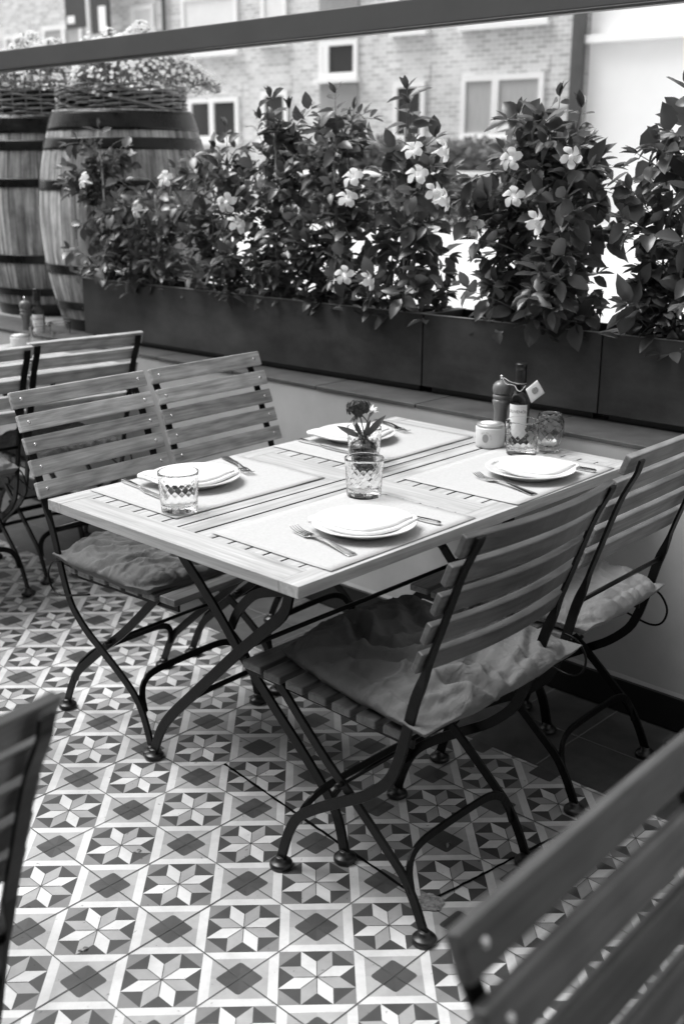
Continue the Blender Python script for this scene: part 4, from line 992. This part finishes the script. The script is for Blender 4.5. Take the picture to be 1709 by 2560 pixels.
def mound(label, x, y, z, r, h, seed, nl=2600, nf=420, lop=(0, 0)):
    o = thing('bedding_flowers', label, 'flowers', (x, y, z), 0, 'small white flowers in the baskets'); rnd = random.Random(seed); lv = MB(); fl = MB()
    def pt(k=1.0):
        a = rnd.uniform(0, 6.28); q = rnd.random() ** .5; rr = r * q * k * (1 + .18 * noise.noise(Vector((math.cos(a) * 2, math.sin(a) * 2, seed)))); hh = h * (1 - (q * .92) ** 2.5) * (.75 + .5 * noise.noise(Vector((rr * math.cos(a) * 9, rr * math.sin(a) * 9, seed))) + .1)
        return Vector((rr * math.cos(a) + lop[0] * q, rr * math.sin(a) + lop[1] * q, hh)), a, q
    for i in range(nl):
        p, a, q = pt(); p.z *= rnd.uniform(.35, 1); dd = Vector((math.cos(a) * q + rnd.uniform(-.5, .5), math.sin(a) * q + rnd.uniform(-.5, .5), rnd.uniform(-.2, 1))); leaf(lv, p, dd, Vector((rnd.uniform(-.5, .5), rnd.uniform(-.5, .5), 1)), .02, .009, .1)
    for i in range(nf):
        p, a, q = pt(1.08); p.z += .008
        if q > .82 and rnd.random() < .5: p.z -= rnd.uniform(0, .06)
        d = Vector((math.cos(a) * q, math.sin(a) * q - .3, .9)).normalized(); A = d.orthogonal().normalized(); B = d.cross(A)
        for s in range(5):
            an = 2 * math.pi * s / 5; leaf(fl, p, A * math.cos(an) + B * math.sin(an) + d * .25, d, .0105, .009, .1)
    lv.build('leaves', 'mini_leaf', o); fl.build('blossoms', 'petal', o); return o
mound('mound of small white flowers spilling right from the basket behind the planters', -.655, 3.20, ZL + .955, .30, .27, 5, lop=(.11, 0), nf=900, nl=3800)
mound('low white flowers in the basket at the left edge, above the rail', -1.10, 3.79, ZL + 1.0, .30, .23, 6, nf=700, nl=3600)

# ------------------------------------------------------------------ across the street
FO = Vector((.662, 16.16, 0)); FAZ = math.atan2(-.629, .777)           # local x runs to the right along the facade, local y away from us
FM = Matrix.Translation(FO) @ Matrix.Rotation(FAZ, 4, 'Z')
h = thing('brick_house', 'pale brick apartment house with white framed windows across the street', 'building', FO, FAZ)
MB().box((-22, 0, ZL - .3), (3.96, 9, 9.5)).build('wall', 'pale_brick', h)
def win(x0, z0, x1, z1, pane='window_dark', mull=(), sill=True, fr=.075):
    mb = MB(); y0 = -.05
    mb.box((x0, y0, z0), (x0 + fr, .02, z1)); mb.box((x1 - fr, y0, z0), (x1, .02, z1)); mb.box((x0 + fr, y0, z1 - fr), (x1 - fr, .02, z1)); mb.box((x0 + fr, y0, z0), (x1 - fr, .02, z0 + fr))
    for m_ in mull: mb.box((m_ - fr * .7, y0 - .004, z0 + fr), (m_ + fr * .7, .018, z1 - fr))
    f = mb.build('window', 'window_white', h); MB().box((x0 + fr * .9, -.02, z0 + fr * .9), (x1 - fr * .9, .01, z1 - fr * .9)).build('pane', pane, f)
    if sill: MB().box((x0 - .05, -.12, z0 - .07), (x1 + .05, .0, z0 - .003)).build('sill', 'window_white', f)
    MB().box((x0 - .06, -.012, z1 + .004), (x1 + .06, .0, z1 + .22)).build('lintel', 'panel_grey' if False else 'pale_brick', f)
win(2.11, 1.82, 3.40, 2.65, 'curtain_grey', (2.66,)); win(.95, 1.81, 1.50, 2.61, 'window_dark'); win(2.11, 3.30, 3.40, 4.2, 'curtain_grey', (2.75,)); win(.95, 3.30, 1.5, 4.15, 'window_dark')
win(-.44, 2.72, .29, 3.25, 'window_dark', (-.30,)); win(-.44, 4.1, .29, 4.6, 'window_dark')
MB().box((-.44, -.03, 1.5), (.29, 0, 2.63)).build('infill_panel', 'panel_grey', h); MB().box((-.44, -.03, 3.3), (.29, 0, 4.0)).build('infill_panel', 'panel_grey', h)
win(-1.62, 1.85, -1.08, 2.58, 'window_dark'); win(-1.6, 3.3, -1.08, 4.3, 'blind_white'); win(-3.25, 1.85, -2.12, 2.52, 'window_dark', (-2.72,)); win(-3.35, 3.22, -2.1, 4.1, 'blind_white')
win(-6.95, 3.2, -5.85, 3.88, 'curtain_grey', (-6.35,)); win(-8.1, 3.1, -7.4, 3.8, 'curtain_grey', (-7.8,)); win(-5.9, 1.85, -4.7, 2.6, 'window_dark', (-5.3,)); win(-8.3, 1.85, -7.2, 2.6, 'window_dark', (-7.7,)); win(-4.55, 3.35, -4.0, 4.05, 'blind_white', sill=True)
for x in (-11, -13.5, -16, 0): 
    if x: win(x, 1.85, x + 1.1, 2.65, 'window_dark', (x + .5,)); win(x, 3.2, x + 1.1, 4.0, 'curtain_grey', (x + .5,))
win(-3.3, 5.6, -2.1, 6.5, 'blind_white'); win(2.1, 5.6, 3.4, 6.5, 'curtain_grey', (2.75,))
MB().tube([(-3.72, -.07, ZL), (-3.72, -.07, 9.4)], .035, 12).build('downpipe', 'downpipe_grey', h); MB().box((3.80, -.10, ZL), (3.97, -.002, 9.4)).build('downpipe', 'downpipe_grey', h)
h2 = thing('white_house', 'bright white rendered building right of the brick house', 'building', FM @ Vector((3.985, 0, 0)), FAZ)
MB().box((0, .06, ZL - .3), (16, 9, 8.5)).build('wall', 'white_render', h2); MB().box((-.06, -.06, 2.97), (16, .058, 3.07)).build('string_course', 'white_render', h2)
for i in range(4): MB().box((2.4 + i * 2.6, .03, 3.6), (3.6 + i * 2.6, .0585, 4.8)).build('window', 'window_dark', h2)
# hedge in front of the house and a white handrail
hd = thing('hedge', 'grey green hedge under the windows of the brick house', 'hedge', FM @ Vector((0, -1.6, ZL - .05)), FAZ); lv = MB(); rnd = random.Random(21)
for i in range(15000):
    x = rnd.uniform(.2, 4.6); y = rnd.uniform(-.5, .5); hh = 1.02 + .12 * noise.noise(Vector((x * 1.7, y, 0))) + .08 * noise.noise(Vector((x * 6, y * 6, 3))); z = hh * rnd.random() ** .6
    d = Vector((rnd.uniform(-1, 1), rnd.uniform(-1, 1), rnd.uniform(-.6, 1))); leaf(lv, Vector((x, y * (1.1 - .3 * z), z)), d, Vector((0, -.5, 1)), .07, .045, .1)
lv.build('leaves', 'far_leaf', hd); st = MB()
for i in range(22): x = .35 + i * .2; st.tube([(x, 0, -.02), (x + rnd.uniform(-.08, .08), rnd.uniform(-.1, .1), .8)], .015, 6)
st.build('trunks', 'stem', hd)
hr = thing('handrail', 'white metal handrail in front of the hedge', 'railing', FM @ Vector((0, -3.0, ZL - .05)), FAZ); MB().tube([(.4, 0, .66), (4.4, 0, .66)], .03, 10).build('top_bar', 'window_white', hr)
for x in (.5, 1.55, 2.6, 3.65): MB().tube([(x, 0, 0), (x, 0, .66)], .025, 8).build('post', 'window_white', hr)
# banners on a pole
bn = thing('banner_pole', 'pale pole carrying two dark banners in front of the brick house', 'banner', FM @ Vector((-5.09, -.5, ZL - .05)), FAZ)
MB().tube([(0, 0, 0), (0, 0, 7)], .05, 14).build('pole', 'window_white', bn)
zz = ZL - .05
for x0, x1, z0, z1, w0 in ((-.60, -.07, 3.72 - zz, 6.4 - zz, (-.55, -.36, 3.80 - zz, 3.92 - zz)), (.07, .52, 3.60 - zz, 6.3 - zz, (.26, .44, 3.62 - zz, 4.02 - zz))):
    f = MB().box((x0, -.02, z0), (x1, .02, z1)).build('banner', 'banner_dark', bn); a, b, c_, d = w0; MB().box((a, -.024, c_), (b, -.0205, d)).build('white_patch', 'white_render', f)
sg = thing('sign_box', 'white box sign on a dark pole at the upper left edge', 'sign', FM @ Vector((-8.1, -1.2, ZL - .05)), FAZ)
MB().tube([(0, 0, 0), (0, 0, 3.0)], .06, 12).build('pole', 'banner_dark', sg); MB().box((-.5, -.1, 3.0), (.12, .1, 3.62)).build('box', 'white_render', sg, .02)

# small dry leaves and twigs on the tiles
rnd = random.Random(31)
for i, (x, y, lab) in enumerate(((-.245, .255, 'tiny curled dry leaf on the tiles left of the table leg'), (-.03, .80, 'dry twig bit on the tiles under the laid table'), (-.30, -.06, 'dry leaf on a dark diamond in the lower left'), (-.02, -.36, 'pale dry leaf on the tiles near the bottom of the picture'), (.43, .27, 'tiny dry leaf under the chair with the crumpled cushion'))):
    mb = MB(); L_ = .014 + .008 * rnd.random(); a = rnd.uniform(0, 6.28); leaf(mb, Vector((0, 0, .004)), Vector((math.cos(a), math.sin(a), .12)), Vector((.3, 0, 1)), L_, L_ * .45, .5); leaf(mb, Vector((0, 0, .003)), Vector((math.cos(a + 2.2), math.sin(a + 2.2), .05)), Vector((0, .3, 1)), L_ * .7, L_ * .3, .5)
    o = mb.build('dry_leaf', 'stem'); o.location = (x, y, 0); tag(o, lab, 'leaf', 'dry leaves on the tiles')
